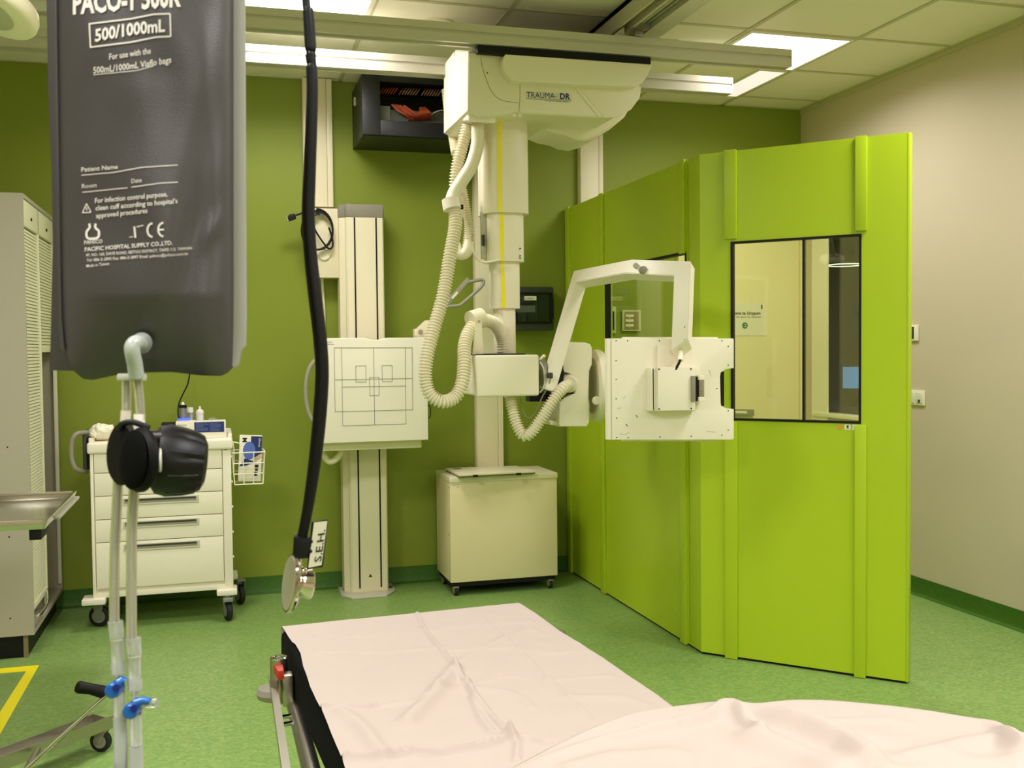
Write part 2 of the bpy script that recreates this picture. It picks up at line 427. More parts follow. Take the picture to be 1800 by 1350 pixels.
put('screw', m, BLK, e)

# ================================================================ CABLE TRUNKING ON THE BACK WALL
def trunk(x0, x1, z0, z1, label, y0=6.395):
    e = empty('cable_trunking', ((x0+x1)/2, YB, z0), label, 'cable duct')
    w_ = x1-x0
    put('duct_base', MB().box(x0, x1, y0+0.012, YB-0.001, z0, z1), WHT, e)
    put('duct_lid', MB().box(x0+0.003, x0+w_*0.79, y0, y0+0.014, z0, z1, 0.002).box(x0+w_*0.80, x1-0.003, y0, y0+0.014, z0, z1, 0.002), WHT, e)
    return e
ax0, ax1 = A(533, 250, 6.395).x, A(585, 250, 6.395).x
trunk(ax0, ax1, A(560, 363, 6.395).z, ZC-0.006, 'cream vertical cable duct above the wall box with the coiled black cable')
bx0, bx1 = A(836, 600, 6.395).x, A(884, 600, 6.395).x
trunk(bx0, bx1, 0.11, 2.72, 'cream vertical cable duct behind the telescopic column down to the low white cabinet')
gx0, gx1 = A(1020, 300, 6.395).x, A(1061, 300, 6.395).x
trunk(gx0, gx1, 0.11, ZC-0.006, 'cream vertical cable duct rising behind the lime green screen')

# control box with cable coil
e = empty('wall_control_box', A(568, 488, 6.40), 'flat cream metal box on the green wall with a small knob', 'wall box')
yq = 6.33
put('housing', MB().box(A(541, 430, yq).x, A(596, 430, yq).x, yq, YB-0.001, A(568, 488, yq).z, A(568, 366, yq).z, 0.004), WHT, e)
put('gland', MB().disc(A(570, 448, yq), (0, -1, 0), 0.035, 0.012, 20, 0.004), WHT2, e)
e = empty('coiled_cable', A(560, 400, 6.31), 'coiled black cable with a plug hanging in front of the cream wall box', 'cable')
pts = []
for k in range(3*24+1):
    a = -PI/2+2*PI*k/24; kk = k/24
    pts.append(A(556+(29-2*kk)*math.cos(a)+kk*2, 403+(36-1.5*kk)*math.sin(a)+kk*1.5, 6.30-0.006*kk))
put('coil', MB().tube(pts, 0.0058, 8), BLK, e)
put('tail', MB().tube(crom([A(548, 380, 6.295), A(553, 402, 6.29), A(565, 422, 6.29), A(578, 437, 6.29), A(585, 432, 6.29), A(583, 415, 6.295), A(578, 400, 6.30)], 6), 0.0055, 8), BLK, e)
put('lead', MB().tube(crom([A(545, 372, 6.30), A(533, 374, 6.28), A(524, 377, 6.27), A(518, 379, 6.27)], 5), 0.006, 8), BLK, e)
p = put('plug', MB().prism(P2([(521, 384), (518, 375), (508, 377), (505, 382), (508, 389), (517, 386)], 6.262), (0, 0.02, 0), 0.002), BLK, e)
put('plug_contact', MB().prism(P2([(504, 380), (508, 388), (506, 389), (503.5, 381)], 6.266), (0, 0.012, 0)), CHROME, p)
put('wall_pipe', MB().tube(crom([A(566, 486, 6.42), A(568, 520, 6.43), A(570, 560, 6.43), A(570, 640, 6.43)], 4), 0.009, 8), WHT, None, 'thin cream pipe running down the green wall below the wall box', 'pipe')

# network rack
rx0, rx1, ry, rz = 0.835, 1.60, 6.005, 2.745
e = empty('network_rack', ((rx0+rx1)/2, YB, rz), 'open black wall rack full of orange patch cables', 'network rack')
RK = mat('black_steel', (26, 27, 30), 0.4, spec=0.5)
m = MB().box(rx0, rx0+0.02, ry+0.01, YB-0.001, rz, 3.10, 0.003).box(rx1-0.02, rx1, ry+0.01, YB-0.001, rz, 3.10).box(rx0+0.02, rx1-0.02, ry+0.01, YB-0.001, rz, rz+0.02).box(rx0+0.02, rx1-0.02, ry+0.01, YB-0.001, 3.08, 3.10).box(rx0+0.02, rx1-0.02, YB-0.03, YB-0.001, rz+0.02, 3.08)
put('housing', m, RK, e)
wx0, wz0, wz1 = A(668, 180, ry).x, A(700, 213, ry).z, 3.06
m = MB().box(rx0, wx0, ry-0.012, ry+0.008, rz+0.004, 3.10, 0.003).box(wx0, rx1, ry-0.012, ry+0.008, rz+0.004, wz0, 0.003).box(rx1-0.06, rx1, ry-0.012, ry+0.008, wz0, 3.10, 0.003).box(wx0, rx1-0.06, ry-0.012, ry+0.008, wz1, 3.10)
put('door', m, RK, e)
put('hinge', MB().box(A(622, 153, 6.3).x-0.004, A(625, 153, 6.3).x+0.004, 6.28, 6.30, 2.98, 3.03, 0.002), ALU, e)
ry2 = ry+0.13
put('patch_panel', MB().box(wx0-0.03, rx1-0.03, ry2, ry2+0.03, A(700, 215, ry2).z, A(700, 193, ry2).z, 0.003), mat('dim_grey_panel', (104, 108, 98), 0.5), e)
put('blank_plate', MB().box(wx0-0.03, A(686, 200, ry2-0.01).x, ry2-0.012, ry2, A(680, 212, ry2).z, A(680, 187, ry2).z, 0.002), mat('pale_grey_plate', (148, 156, 146), 0.5), e)
ORG_C = mat('orange_cable', (206, 88, 52), 0.5)
random.seed(4)
for i in range(22):
    a = (688+i*2.2, 185+random.uniform(-2, 2)); b = (712+i*2.1+random.uniform(-6, 6), 200+random.uniform(-3, 3)); c = (722+i*1.4 if i % 2 else 750-i*1.2, 211+random.uniform(-3, 1))
    if i > 10: a = (738+(i-11)*0.9, 189); b = (736+(i-11)*2.0, 198); c = (716+(i-11)*4.2, 211)
    put('patch_cable', MB().tube(crom([A(*a, ry2-0.03), A(*b, ry2-0.05-0.001*i), A(*c, ry2-0.01)], 5), 0.0042, 6), ORG_C, e)
PINKC = mat('pale_pink_cable', (196, 150, 136), 0.5)
for i in range(20):
    x = 671+i*4.7+(6 if i > 5 else 0)+(6 if i > 12 else 0)
    put('upper_patch_cable', MB().tube(crom([A(x+4, 154+i*0.2, ry2), A(x+1, 158+i*0.25, ry2-0.02), A(x-3, 164+i*0.25, ry2)], 4), 0.0035, 6), ORG_C if i < 7 else PINKC, e)
put('white_lead', MB().tube(crom([A(757, 203, ry2-0.03), A(765, 197, ry2-0.05), A(776, 194, ry2-0.05), A(790, 196, ry2-0.03)], 5), 0.004, 6), WHT, e)

# dark wall display box
e = empty('wall_display_box', A(940, 580, 6.42), 'dark grey wall box with a black window and small white label', 'wall box')
yq = 6.34
x0, x1, z0, z1 = A(902, 545, yq).x, A(975, 545, yq).x, A(940, 581, yq).z, A(940, 504, yq).z
put('housing', MB().box(x0, x1, yq+0.01, YB-0.001, z0, z1, 0.012), DGREY, e)
put('window_frame', MB().box(A(905, 545, yq).x, A(971, 545, yq).x, yq-0.006, yq+0.02, A(940, 569, yq).z, A(940, 514, yq).z, 0.006), BLK, e)
put('window_pane', MB().box(A(909, 545, yq).x, A(965, 545, yq).x, yq-0.009, yq-0.004, A(940, 565, yq).z, A(940, 518, yq).z, 0.001), mat('dark_glass', (22, 34, 30), 0.08), e)
l = put('sticker', MB().box(A(921, 524, yq).x, A(942, 524, yq).x, yq-0.011, yq-0.008, A(930, 528, yq).z, A(930, 520.5, yq).z), WHT2, e)
put('lettering', MB().text('1A-R0047', lambda u, v: A(922.5, 526.5, yq-0.0115)+V((u, 0, v)), 0.012, width=0.06), INK, l)
put('paper_note', MB().box(A(907, 540, yq).x, A(940, 540, yq).x, yq-0.0105, yq-0.0085, A(930, 549, yq).z, A(930, 537, yq).z), mat('dim_paper', (86, 96, 84), 0.6), e)
put('latch', MB().box(A(967, 545, yq).x, A(973, 545, yq).x, yq-0.01, yq+0.01, A(970, 560, yq).z, A(970, 525, yq).z, 0.003), BLK, e)
# ================================================================ UPRIGHT DETECTOR STAND (wall stand)
e = empty('wall_stand', (0.872, 6.3, 0), 'tall cream detector column with two black stripes bolted to the floor', 'x-ray stand')
sx0, sx1, sy0, sy1, sz = 0.757, 0.987, 6.235, 6.40, A(640, 382, 6.235).z
m = MB().prism([V(p) for p in ((sx0+0.012, sy0, 0.012), (sx1-0.008, sy0, 0.012), (sx1, sy0+0.01, 0.012), (sx1, sy1, 0.012), (sx0-0.035, sy1, 0.012), (sx0-0.035, sy0+0.05, 0.012), (sx0-0.002, sy0+0.03, 0.012), (sx0, sy0+0.01, 0.012))], (0, 0, sz-0.012), 0.003)
put('column', m, WHT, e)
zt = A(640, 359, 6.235).z
put('column_cap', MB().prism([V(p) for p in ((sx0+0.006, sy0-0.002, sz), (sx1-0.004, sy0-0.002, sz), (sx1+0.002, sy0+0.01, sz), (sx1+0.002, sy1, sz), (sx0-0.037, sy1, sz), (sx0-0.037, sy0+0.05, sz), (sx0-0.004, sy0+0.03, sz), (sx0-0.004, sy0+0.01, sz))], (0, 0, zt-sz), 0.008), GREY, e)
for px in (623, 661):
    x = A(px, 390, sy0).x
    put('stripe', MB().box(x-0.0045, x+0.0045, sy0-0.002, sy0+0.002, 0.035, sz-0.002), BLK, e)
yb = 6.20
bp = [AZ(596, 1036, 0.012), AZ(601, 1047, 0.012), AZ(620, 1051, 0.012), AZ(680, 1046, 0.012), AZ(695, 1037, 0.012), AZ(690, 1028, 0.012)]
bp += [V((bp[-1].x, 6.42, 0.012)), V((bp[0].x, 6.42, 0.012))]
put('base_plate', MB().prism([p-V((0, 0, 0.0115)) for p in bp], (0, 0, 0.012), 0.002), ALU, e)
for x, y in ((607, 1038), (687, 1033)):
    put('bolt', MB().disc(AZ(x, y, 0.012), (0, 0, 1), 0.012, 0.01, 6), DGREY, e)
put('warning_sign', MB().prism(P2([(651, 1009), (648, 1014.5), (654.5, 1014)], sy0-0.003), (0, 0.002, 0)), mat('dull_yellow_sign', (60, 52, 20), 0.5), e)
put('slide_carriage', MB().box(sx0+0.01, sx1-0.01, 6.08, sy0, 0.98, 1.4, 0.01), DGREY, e)
# detector tray
dy = 5.93
dx0, dx1 = A(561, 690, dy).x, A(752, 690, dy).x
dz0, dz1 = A(650, 777, dy).z, A(650, 594, dy).z
d = MB()
top = [V((dx0, dy, dz1))]
for i in range(0, 13):
    t = i/12; top.append(V((A(638, 600, dy).x+(A(682, 600, dy).x-A(638, 600, dy).x)*t, dy, dz1-0.012*math.sin(PI*t)**1.5)))
top += [V((dx1, dy, dz1)), V((dx1, dy, dz0)), V((dx0, dy, dz0))]
put('detector_front', MB().prism(top, (0, 0.055, 0), 0.007, 3), WHT2, e)
put('detector_housing', MB().box(dx0-0.01, dx1-0.03, dy+0.055, dy+0.16, dz0-0.05, dz1-0.03, 0.008), WHT, e)
FD = dy-0.0015
m = MB(); LN = mat('thin_grey_line', (92, 86, 74), 0.6)
def line_px(m, pts, wd=0.0009, closed=False, Y=FD):
    P = P2(pts, Y); n = len(P)
    for i in range(n if closed else n-1):
        a, b = P[i], P[(i+1) % n]; m.box(-0.5*(b-a).length-wd, 0.5*(b-a).length+wd, -0.0004, 0.0004, -wd, wd, M=Matrix.Translation((a+b)/2) @ (b-a).normalized().to_track_quat('X', 'Z').to_matrix().to_4x4())
def q(zx, zy): return (540+zx/5.19, 570+zy/5.19)
for r in ([(247, 214), (958, 213), (963, 780), (255, 798)], [(443, 380), (535, 378), (537, 525), (445, 527)], [(683, 376), (775, 376), (776, 521), (687, 523)], [(568, 486), (654, 484), (656, 648), (573, 651)], [(314, 214), (895, 213), (902, 908), (324, 927)]):
    line_px(m, [q(*p) for p in r], closed=True)
line_px(m, [q(606, 214), q(616, 918)]); line_px(m, [q(252, 507), q(960, 494)]); line_px(m, [q(322, 572), q(900, 563)])
put('marking_lines', m, LN, e)
put('lettering', MB().text('Siemens', lambda u, v: A(573.5, 602, FD)+V((u, 0, v)), 0.006, width=0.034).text('Healthineers', lambda u, v: A(573.5, 606, FD)+V((u, 0, v)), 0.006, width=0.045), INK, e)
GH = mat('grey_handle_plastic', (158, 154, 138), 0.35)
put('side_handle', MB().tube(crom([A(570, 628, 6.0), A(556, 632, 6.0), A(543, 650, 6.0), (A(537, 685, 6.0)), A(541, 720, 6.0), A(552, 742, 6.0), A(572, 750, 6.0)], 7), 0.0125, 12), GH, e)
put('lower_hose', MB().tube(crom([A(560, 770, 6.08), A(565, 793, 6.08), A(578, 811, 6.08), A(592, 806, 6.08), A(601, 790, 6.09), A(602, 770, 6.1)], 7), 0.019, 12), WHT, e)
put('lower_latch', MB().tube(crom([A(750, 712, 6.02), A(756, 715, 6.02), A(756, 732, 6.02), A(750, 735, 6.02)], 4), 0.004, 8), DGREY, e)
arm = put('pivot_arm', MB().box(A(728, 595, 6.04).x, A(737, 595, 6.04).x, 6.02, 6.08, dz1-0.03, A(730, 578, 6.04).z, 0.004).prism(P2([(729, 590), (733, 577), (748, 563), (757, 563), (775, 520), (785, 520), (770, 585), (760, 594), (735, 595)], 6.013), (0, 0.03, 0), 0.006), WHT, e)
put('pivot_cap', MB().disc(A(739, 583, 6.0125), (0, -1, 0), 0.014, 0.008, 18, 0.003), GH, arm)
put('hand_bar', MB().prism(P2([(786, 537), (790, 524), (822, 488), (826, 493), (818, 503), (792, 533)], 5.99), (0, 0.05, 0), 0.003), GH, e)
put('bar_label', MB().prism(P2([(793, 523), (803, 512), (806, 515), (796, 526)], 5.986), (0, 0.002, 0)), WHT2, e)
put('loop_handle', MB().tube(crom([A(780, 539, 6.0), A(806, 537, 6.0), A(818, 529, 6.0), A(845, 505, 6.0), A(850, 495, 6.0), A(845, 492, 6.0), A(822, 496, 6.0)], 7), 0.0105, 12), GH, e)

# ================================================================ LOW WHITE CABINET ON CASTERS
def caster(p, r, wd, parent, rim, ang=0.0, name='caster', h=None, fork=None):
    """p: floor contact point"""
    p = V(p); ax = V((math.cos(ang), math.sin(ang), 0)); c = p+V((0, 0, r+0.0005)); t = V((-ax.y, ax.x, 0))
    k = put(name, MB().lathe(c-ax*wd/2, ax, [(0, r*0.86), (wd*0.12, r*0.97), (wd*0.3, r), (wd*0.7, r), (wd*0.88, r*0.97), (wd, r*0.86)], 28), RUB, parent)
    put('hub', MB().lathe(c-ax*(wd/2+0.002), ax, [(0, r*0.3), (0.0005, r*0.62), (wd+0.0035, r*0.62), (wd+0.004, r*0.3)], 24), rim, k)
    h = h or 2*r+0.03
    for s in (-1, 1):
        o = c+ax*s*(wd/2+0.004)
        pts = [o+t*r*0.18-V((0, 0, r*0.12)), o-t*r*0.18-V((0, 0, r*0.12)), o-t*r*0.62+V((0, 0, h-c.z-0.006)), o+t*r*0.62+V((0, 0, h-c.z-0.006))]
        put('fork', MB().prism(pts, ax*s*0.003), fork or rim, k)
    put('fork_top', MB().box(-wd/2-0.008, wd/2+0.008, -r*0.62, r*0.62, -0.012, 0.0, 0.002, M=Matrix.Translation(V((p.x, p.y, h))) @ Matrix.Rotation(ang, 4, 'Z')), fork or rim, k)
    return k
e = empty('low_cabinet', (1.66, 6.15, 0), 'low white metal cabinet on black casters in front of the wall duct', 'cabinet')
fx0, fx1, fy0, fy1, fz0, fz1 = 1.325, 2.003, 5.985, 6.385, 0.085, 0.725
put('body', MB().box(fx0, fx1, fy0, fy1, fz0, fz1-0.03, 0.004), mat('aged_white_enamel', (232, 218, 176), 0.4, spec=0.35), e)
put('top', MB().box(fx0-0.003, fx1+0.004, fy0-0.006, fy1, fz1-0.034, fz1, 0.005), WHT, e)
put('under_frame', MB().box(fx0+0.01, fx1-0.01, fy0+0.02, fy1-0.01, 0.055, 0.085), BLK, e)
for x, y in ((fx0+0.035, fy0+0.035), (fx1-0.04, fy0+0.035), (fx0+0.035, fy1-0.05), (fx1-0.04, fy1-0.05)):
    caster((x, y, 0), 0.027, 0.02, e, GREY, ang=0.15, h=0.058)
m = MB()
for x, y in ((799, 847), (803, 852), (803, 856), (797, 853)): m.box(A(x, y, fy0).x, A(x+4, y, fy0).x, fy0-0.001, fy0+0.001, A(x, y, fy0).z-0.001, A(x, y, fy0).z+0.001)
put('marking', m, INK, e)
m = MB()
for x, y in ((790, 856), (790, 940), (791, 1020)): m.disc(AX(x-1, y, fx0-0.001), (-1, 0, 0), 0.004, 0.001, 8)
put('screw', m, DGREY, e)
e = empty('flat_panel_tray', (1.58, 6.15, fz1+0.002), 'flat cream tray with two latches lying on the low white cabinet', 'tray')
zt0 = fz1+0.006
p = [AZ(807, 836, zt0+0.01), AZ(942, 829, zt0+0.01), AZ(908, 820, zt0+0.01), AZ(783, 824, zt0+0.01)]
p[2].y = min(p[2].y, 6.37); p[3].y = min(p[3].y, 6.37)
put('lid', MB().prism([V((v.x, v.y, zt0+0.004)) for v in p], (0, 0, 0.012), 0.003), WHT, e)
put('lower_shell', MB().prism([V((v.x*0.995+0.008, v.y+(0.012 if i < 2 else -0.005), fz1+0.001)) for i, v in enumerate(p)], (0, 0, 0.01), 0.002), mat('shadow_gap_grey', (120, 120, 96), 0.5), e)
yl = min(v.y for v in p)-0.004
for px in (836, 912): put('latch', MB().box(A(px-4, 836, yl).x, A(px+4, 836, yl).x, yl-0.004, yl+0.01, fz1+0.003, fz1+0.016, 0.001), BLK, e)
put('grip_mark', MB().box(A(801, 826, 6.2).x-0.01, A(812, 826, 6.2).x, 6.2, 6.235, zt0+0.0155, zt0+0.0165), DGREY, e)

# ================================================================ CEILING MOUNTED X-RAY UNIT
e = empty('xray_unit', (1.41, 5.0, 1.05), 'big cream ceiling-hung x-ray unit with TRAUMA-DR lettering, hoses and square detector plate', 'x-ray machine')
CR = mat('cream_moulded_plastic', (240, 231, 208), 0.38, spec=0.45)
Y0 = 4.72
# carriage cover: main moulded body
out = [(822, 89), (822, 194), (842, 205), (870, 204), (916, 199), (990, 203), (1055, 207), (1085, 203), (1108, 190), (1122, 170), (1127, 140), (1128, 112), (890, 97)]
put('carriage_cover', MB().prism(P2(out, Y0), (0, 0.54, 0), 0.02, 4), CR, e)
# deeper end block at the near left end, seen from its side
XE = 1.163
out = [(822, 89), (798, 87), (780, 111), (779, 168), (797, 214), (823, 214)]
put('end_cover', MB().prism([AX(x, y, XE) for x, y in out], (0.14, 0, 0), 0.022, 5), mat('light_moulded_plastic', (244, 234, 216), 0.38), e)
# front lip
out = [(889, 95), (884, 103), (884, 116), (890, 130), (902, 142), (1010, 148), (1118, 152), (1130, 145), (1140, 130), (1147, 113)]
put('front_lip', MB().prism(P2(out, 4.655), (0, 0.08, 0), 0.008, 3), CR, e)
# lower swelling towards the back right
out = [(928, 200), (945, 222), (975, 234), (996, 238), (1010, 245), (1030, 248), (1048, 243), (1075, 226), (1100, 205), (1114, 180)]
put('rear_cover', MB().prism([A(x, y, 5.02) for x, y in out], (0, 0.30, 0), 0.03, 3), CR, e)
put('bearing_ring', MB().lathe((1.405, 4.99, A(887, 210, 4.95).z+0.015), (0, 0, -1), [(0, 0.15), (0.012, 0.148), (0.016, 0.13)], 32), CR, e)
put('trolley_shade_fill', MB().box(A(830, 90, 4.8).x, A(1128, 100, 4.8).x, 4.69, 5.32, A(900, 100, 4.75).z-0.01, 2.918).box(A(850, 90, 4.8).x, A(1000, 100, 4.8).x, 4.76, 5.24, 2.915, 2.96), BLK, e)  # black block stands in for shade in the gap below the rail
# seams
m = MB()
def seam(m, pts, Y, wd=0.0012):
    m.tube(crom(P2(pts, Y), 6), wd, 5)
seam(m, [(845, 101), (848, 118), (855, 140), (862, 157), (872, 170), (885, 177), (911, 181)], Y0-0.0005); seam(m, [(914, 143), (914, 175), (912, 196)], Y0-0.0005)
put('seam', m, mat('seam_shadow_grey', (140, 134, 104), 0.7), e)
put('panel_rib', MB().prism(P2([(1004, 146), (1052, 205), (1062, 206), (1012, 146)], Y0-0.006), (0, 0.01, 0), 0.003).prism(P2([(1012, 147), (1128, 152), (1125, 172), (1110, 192), (1086, 206), (1062, 207)], Y0-0.010), (0, 0.014, 0), 0.006), CR, e)
for x, y in ((904, 203), (914, 203)): put('hook', MB().box(A(x-4, y, Y0).x, A(x+3, y, Y0).x, Y0-0.006, Y0+0.01, A(x, y+3, Y0).z, A(x, y-3, Y0).z, 0.003), WHT2, e)
put('screw_cover', MB().disc(A(856.5, 128, Y0), (0, -1, 0), 0.0035, 0.002, 10), DGREY, e)
put('slot_mark', MB().box(XE-0.001, XE+0.002, AX(798, 96, XE).y-0.012, AX(798, 96, XE).y, AX(797, 100, XE).z, AX(797, 92, XE).z), GREY, e)
NAVY = mat('navy_letter', (20, 30, 90), 0.5)
tl = lambda u, v: A(926, 171.6, Y0-0.0025)+V((u, 0, v+0.022*u))
put('badge', MB().prism(P2([(925, 160), (1004, 165), (1004, 180), (925, 174)], Y0-0.002), (0, 0.0015, 0)), mat('pale_badge', (216, 214, 200), 0.4), e)
put('lettering', MB().text('TRAUMA-', tl, 0.0275, width=0.150), mat('dark_letter', (36, 34, 44), 0.5), e)
put('bold_lettering', MB().text('DR', lambda u, v: A(984.5, 174.0, Y0-0.0025)+V((u, 0, v+0.022*u)), 0.0275, width=0.051, bold=0.03), NAVY, e)
put('small_lettering', MB().text('A complete Trauma solution', lambda u, v: A(957, 177.8, Y0-0.0025)+V((u, 0, v+0.018*u)), 0.0065, width=0.122).prism(P2([(925, 173.2), (1004, 176.0), (1004, 176.5), (925, 173.7)], Y0-0.0026), (0, 0.001, 0)), INK, e)
# telescopic column
def seg_oct(cxm, hw, hd, z0, z1, name, mt=CR):
    c = 0.34
    pts = [V((cxm+sx*hw*a, 4.99+sy*hd*b, z0)) for sx, sy, a, b in ((-1, -1, 0.5, 1), (1, -1, 0.42, 1), (1, -1, 0.86, 0.8), (1, -1, 1, 0.5), (1, 1, 1, 0.5), (1, 1, 0.7, 1), (-1, 1, 0.7, 1), (-1, 1, 1, 0.5), (-1, -1, 1, 0.5), (-1, -1, 0.86, 0.8))]
    return put(name, MB().prism(pts, (0, 0, z1-z0), 0.0025), mt, e)
yf = 4.865
segs = []
for (xa, xb, ya, yb_), hd in (((846, 929, 205, 373), 0.125), ((853, 921, 370, 459), 0.105), ((864, 914, 455, 542), 0.085), ((871, 907, 538, 645), 0.07)):
    yy = 4.99-hd; xl, xr = A(xa, yb_, 4.99).x, A(xb, yb_, 4.99-hd*0.5).x
    z0 = A(887, yb_, yy).z; z1 = min(A(887, ya, yy).z+0.03, 2.70)
    s_ = seg_oct((xl+xr)/2, (xr-xl)/2, hd, z0, z1, 'column_section'); segs.append((s_, (xl+xr)/2, yy, z0, z1))
for k, (xa, xb, ya, yb_) in enumerate(((875, 882, 209, 372), (878, 885.5, 375, 458), (880, 888, 460, 541))):
    yy = segs[k][2]-0.001
    m = MB().prism([A(xa, ya, yy), A(xa+6, ya, yy), A(xb+1, yb_, yy), A(xb-6, yb_, yy)], (0, 0.0008, 0))
    put('yellow_stripe', m, YEL, e)
put('side_guide', MB().box(A(846, 420, 4.98).x, A(853, 420, 4.98).x, 4.96, 5.0, A(850, 455, 4.97).z, A(850, 372, 4.97).z, 0.002), ALU, e)
put('guide_clip', MB().box(A(847, 420, 4.95).x, A(852, 420, 4.95).x, 4.945, 4.962, A(850, 432, 4.95).z, A(850, 413, 4.95).z), DGREY, e)
for x, y in ((914, 437), (914, 450), (914, 454)): put('column_screw', MB().disc(A(x, y, 4.895), (0, -1, 0), 0.003, 0.012, 8), DGREY, e)
# control head
hy0, hy1 = 4.70, 4.99
hx0, hx1 = A(837, 660, hy0).x, A(948, 660, hy0).x; hz0, hz1 = A(890, 697, hy0).z, A(890, 624, hy0).z
put('control_head', MB().box(hx0, hx1, hy0, hy0+0.06, hz0, hz1, 0.012, seg=3).box(hx0+0.001, hx1-0.004, hy0+0.05, hy1+0.1, hz0+0.003, hz1-0.002, 0.012, seg=3), CR, e)
put('head_top_plate', MB().box(hx0+0.02, hx1-0.06, hy0+0.03, hy1+0.08, hz1-0.002, hz1+0.006), BLK, e)
# hoses
def add_hose(name, P, r, **k):
    pts, rs = hose(P, r, **k); return put(name, MB().tube(pts, rs, 18), HOSEM, e, smooth=50)
H = lambda l: [A(x, y, Y) for x, y, Y in l]
add_hose('hose', H([(800, 372, 4.80), (800, 400, 4.78), (791, 450, 4.76), (779, 520, 4.74), (762, 580, 4.72), (750, 630, 4.70), (748, 668, 4.69), (757, 694, 4.68), (778, 706, 4.67), (801, 697, 4.68), (813, 670, 4.69), (816, 635, 4.72), (817, 605, 4.76), (826, 580, 4.8), (843, 566, 4.83), (858, 564, 4.86), (873, 573, 4.90), (882, 595, 4.94), (884, 625, 4.95)]), 0.0330, pitch=0.0145)
put('smooth_hose', MB().tube(crom(H([(840, 222, 4.86), (839, 255, 4.86), (829, 290, 4.85), (812, 318, 4.84), (799, 338, 4.83), (794, 352, 4.82)]), 8), 0.032, 18), HOSEM, e)
add_hose('hose', H([(822, 222, 4.92), (813, 255, 4.92), (804, 290, 4.92), (800, 322, 4.93), (803, 350, 4.95), (812, 385, 4.96)]), 0.0305, pitch=0.014)
add_hose('hose', H([(784, 158, 5.36), (788, 195, 5.34), (795, 235, 5.28), (801, 270, 5.15)]), 0.024, pitch=0.011)
add_hose('hose', H([(812, 330, 5.0), (818, 360, 5.0), (824, 395, 5.0), (822, 425, 5.0), (818, 440, 5.0)]), 0.024, pitch=0.012)
put('hose_end', MB().tube(crom(H([(800, 430, 5.02), (806, 445, 5.01), (815, 447, 5.0), (822, 440, 4.99), (826, 425, 4.99)]), 6), 0.028, 16), HOSEM, e)
put('hose_collar', MB().tube(H([(791, 350, 4.82), (795, 368, 4.81)]), [0.041, 0.044], 22), WHT2, e)
put('collar_bracket', MB().tube(crom(H([(806, 362, 4.86), (812, 364, 4.87), (820, 395, 4.87), (830, 435, 4.86), (840, 456, 4.85), (855, 461, 4.85), (880, 456, 4.86)]), 6), 0.005, 8), HOSEM, e)
put('cable_tie', MB().box(A(808, 360, 4.84).x, A(814, 360, 4.84).x, 4.83, 4.845, A(811, 368, 4.84).z, A(811, 360, 4.84).z, 0.002), BLK, e)
b = put('hose_bracket', MB().prism(H([(831, 623, 4.775), (835, 564, 4.775), (847, 564, 4.775), (850, 623, 4.775)]), (0, 0.012, 0), 0.003), WHT, e)
put('bracket_screw', MB().disc(A(842, 565, 4.772), (0, -1, 0), 0.006, 0.005, 12), CHROME, b)
put('bracket_collar', MB().tube(H([(826, 562, 4.81), (846, 556, 4.84)]), [0.042, 0.042], 22), WHT, e)
add_hose('hose', H([(896, 692, 4.80), (900, 715, 4.78), (908, 745, 4.76), (920, 765, 4.74), (934, 760, 4.72), (952, 735, 4.70), (972, 704, 4.69), (988, 684, 4.70), (1000, 676, 4.74)]), 0.0295, pitch=0.014)
put('thin_cable', MB().tube(crom(H([(915, 697, 4.82), (919, 722, 4.82), (930, 735, 4.80), (943, 722, 4.78), (952, 700, 4.76), (962, 682, 4.74), (968, 665, 4.71)]), 6), 0.0035, 8), GH, e)
put('elbow_plug', MB().box(A(963, 660, 4.70).x, A(971, 660, 4.70).x, 4.69, 4.715, A(967, 665, 4.7).z, A(967, 655, 4.7).z, 0.003), DGREY, e)
# tube housing
ty = 4.84
out = [(995, 604), (1000, 601), (1030, 602), (1038, 605), (1041, 612), (1041, 640), (1036, 652), (1035, 700), (1037, 712), (1036, 742), (1032, 750), (984, 750), (982, 745), (984, 706), (990, 700), (1010, 692), (1014, 676), (1010, 662), (1000, 656), (990, 654), (986, 646), (987, 622)]
put('tube_housing', MB().prism(P2(out, ty), (0, 0.2, 0), 0.008, 3), CR, e)
put('tube_insert', MB().lathe(A(1000, 676, 5.0), (0, -1, 0), [(0, 0.05), (0.14, 0.05), (0.145, 0.042)], 28), BLK, e)
put('hose_flange', MB().lathe(A(1000, 674, 4.87), (-0.35, -1, 0.05), [(0, 0.047), (0.02, 0.047), (0.03, 0.038), (0.06, 0.036)], 28), CR, e)
put('rear_hub', MB().lathe(A(975, 715, 5.0), (1, 0.1, 0), [(0, 0.05), (0.01, 0.07), (0.05, 0.075), (0.09, 0.07)], 24), CR, e)
put('tube_foot', MB().prism(P2([(965, 738), (985, 742), (985, 749), (968, 747)], 4.87), (0, 0.12, 0), 0.004), CR, e)
cxp = A(1041, 678, 4.95)
col = put('collimator_disc', MB().lathe(cxp, (1, -0.12, 0.0), [(0, 0.172), (0.008, 0.184), (0.03, 0.188), (0.05, 0.178), (0.055, 0.155)], 40), CR, e)
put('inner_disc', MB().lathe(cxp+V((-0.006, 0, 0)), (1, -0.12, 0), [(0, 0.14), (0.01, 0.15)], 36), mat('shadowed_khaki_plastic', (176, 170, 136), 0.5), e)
put('collimator_knob', MB().lathe(A(1048, 704, 4.83), (-0.3, -1, 0), [(0, 0.022), (0.02, 0.022), (0.024, 0.018)], 20), CR, e)
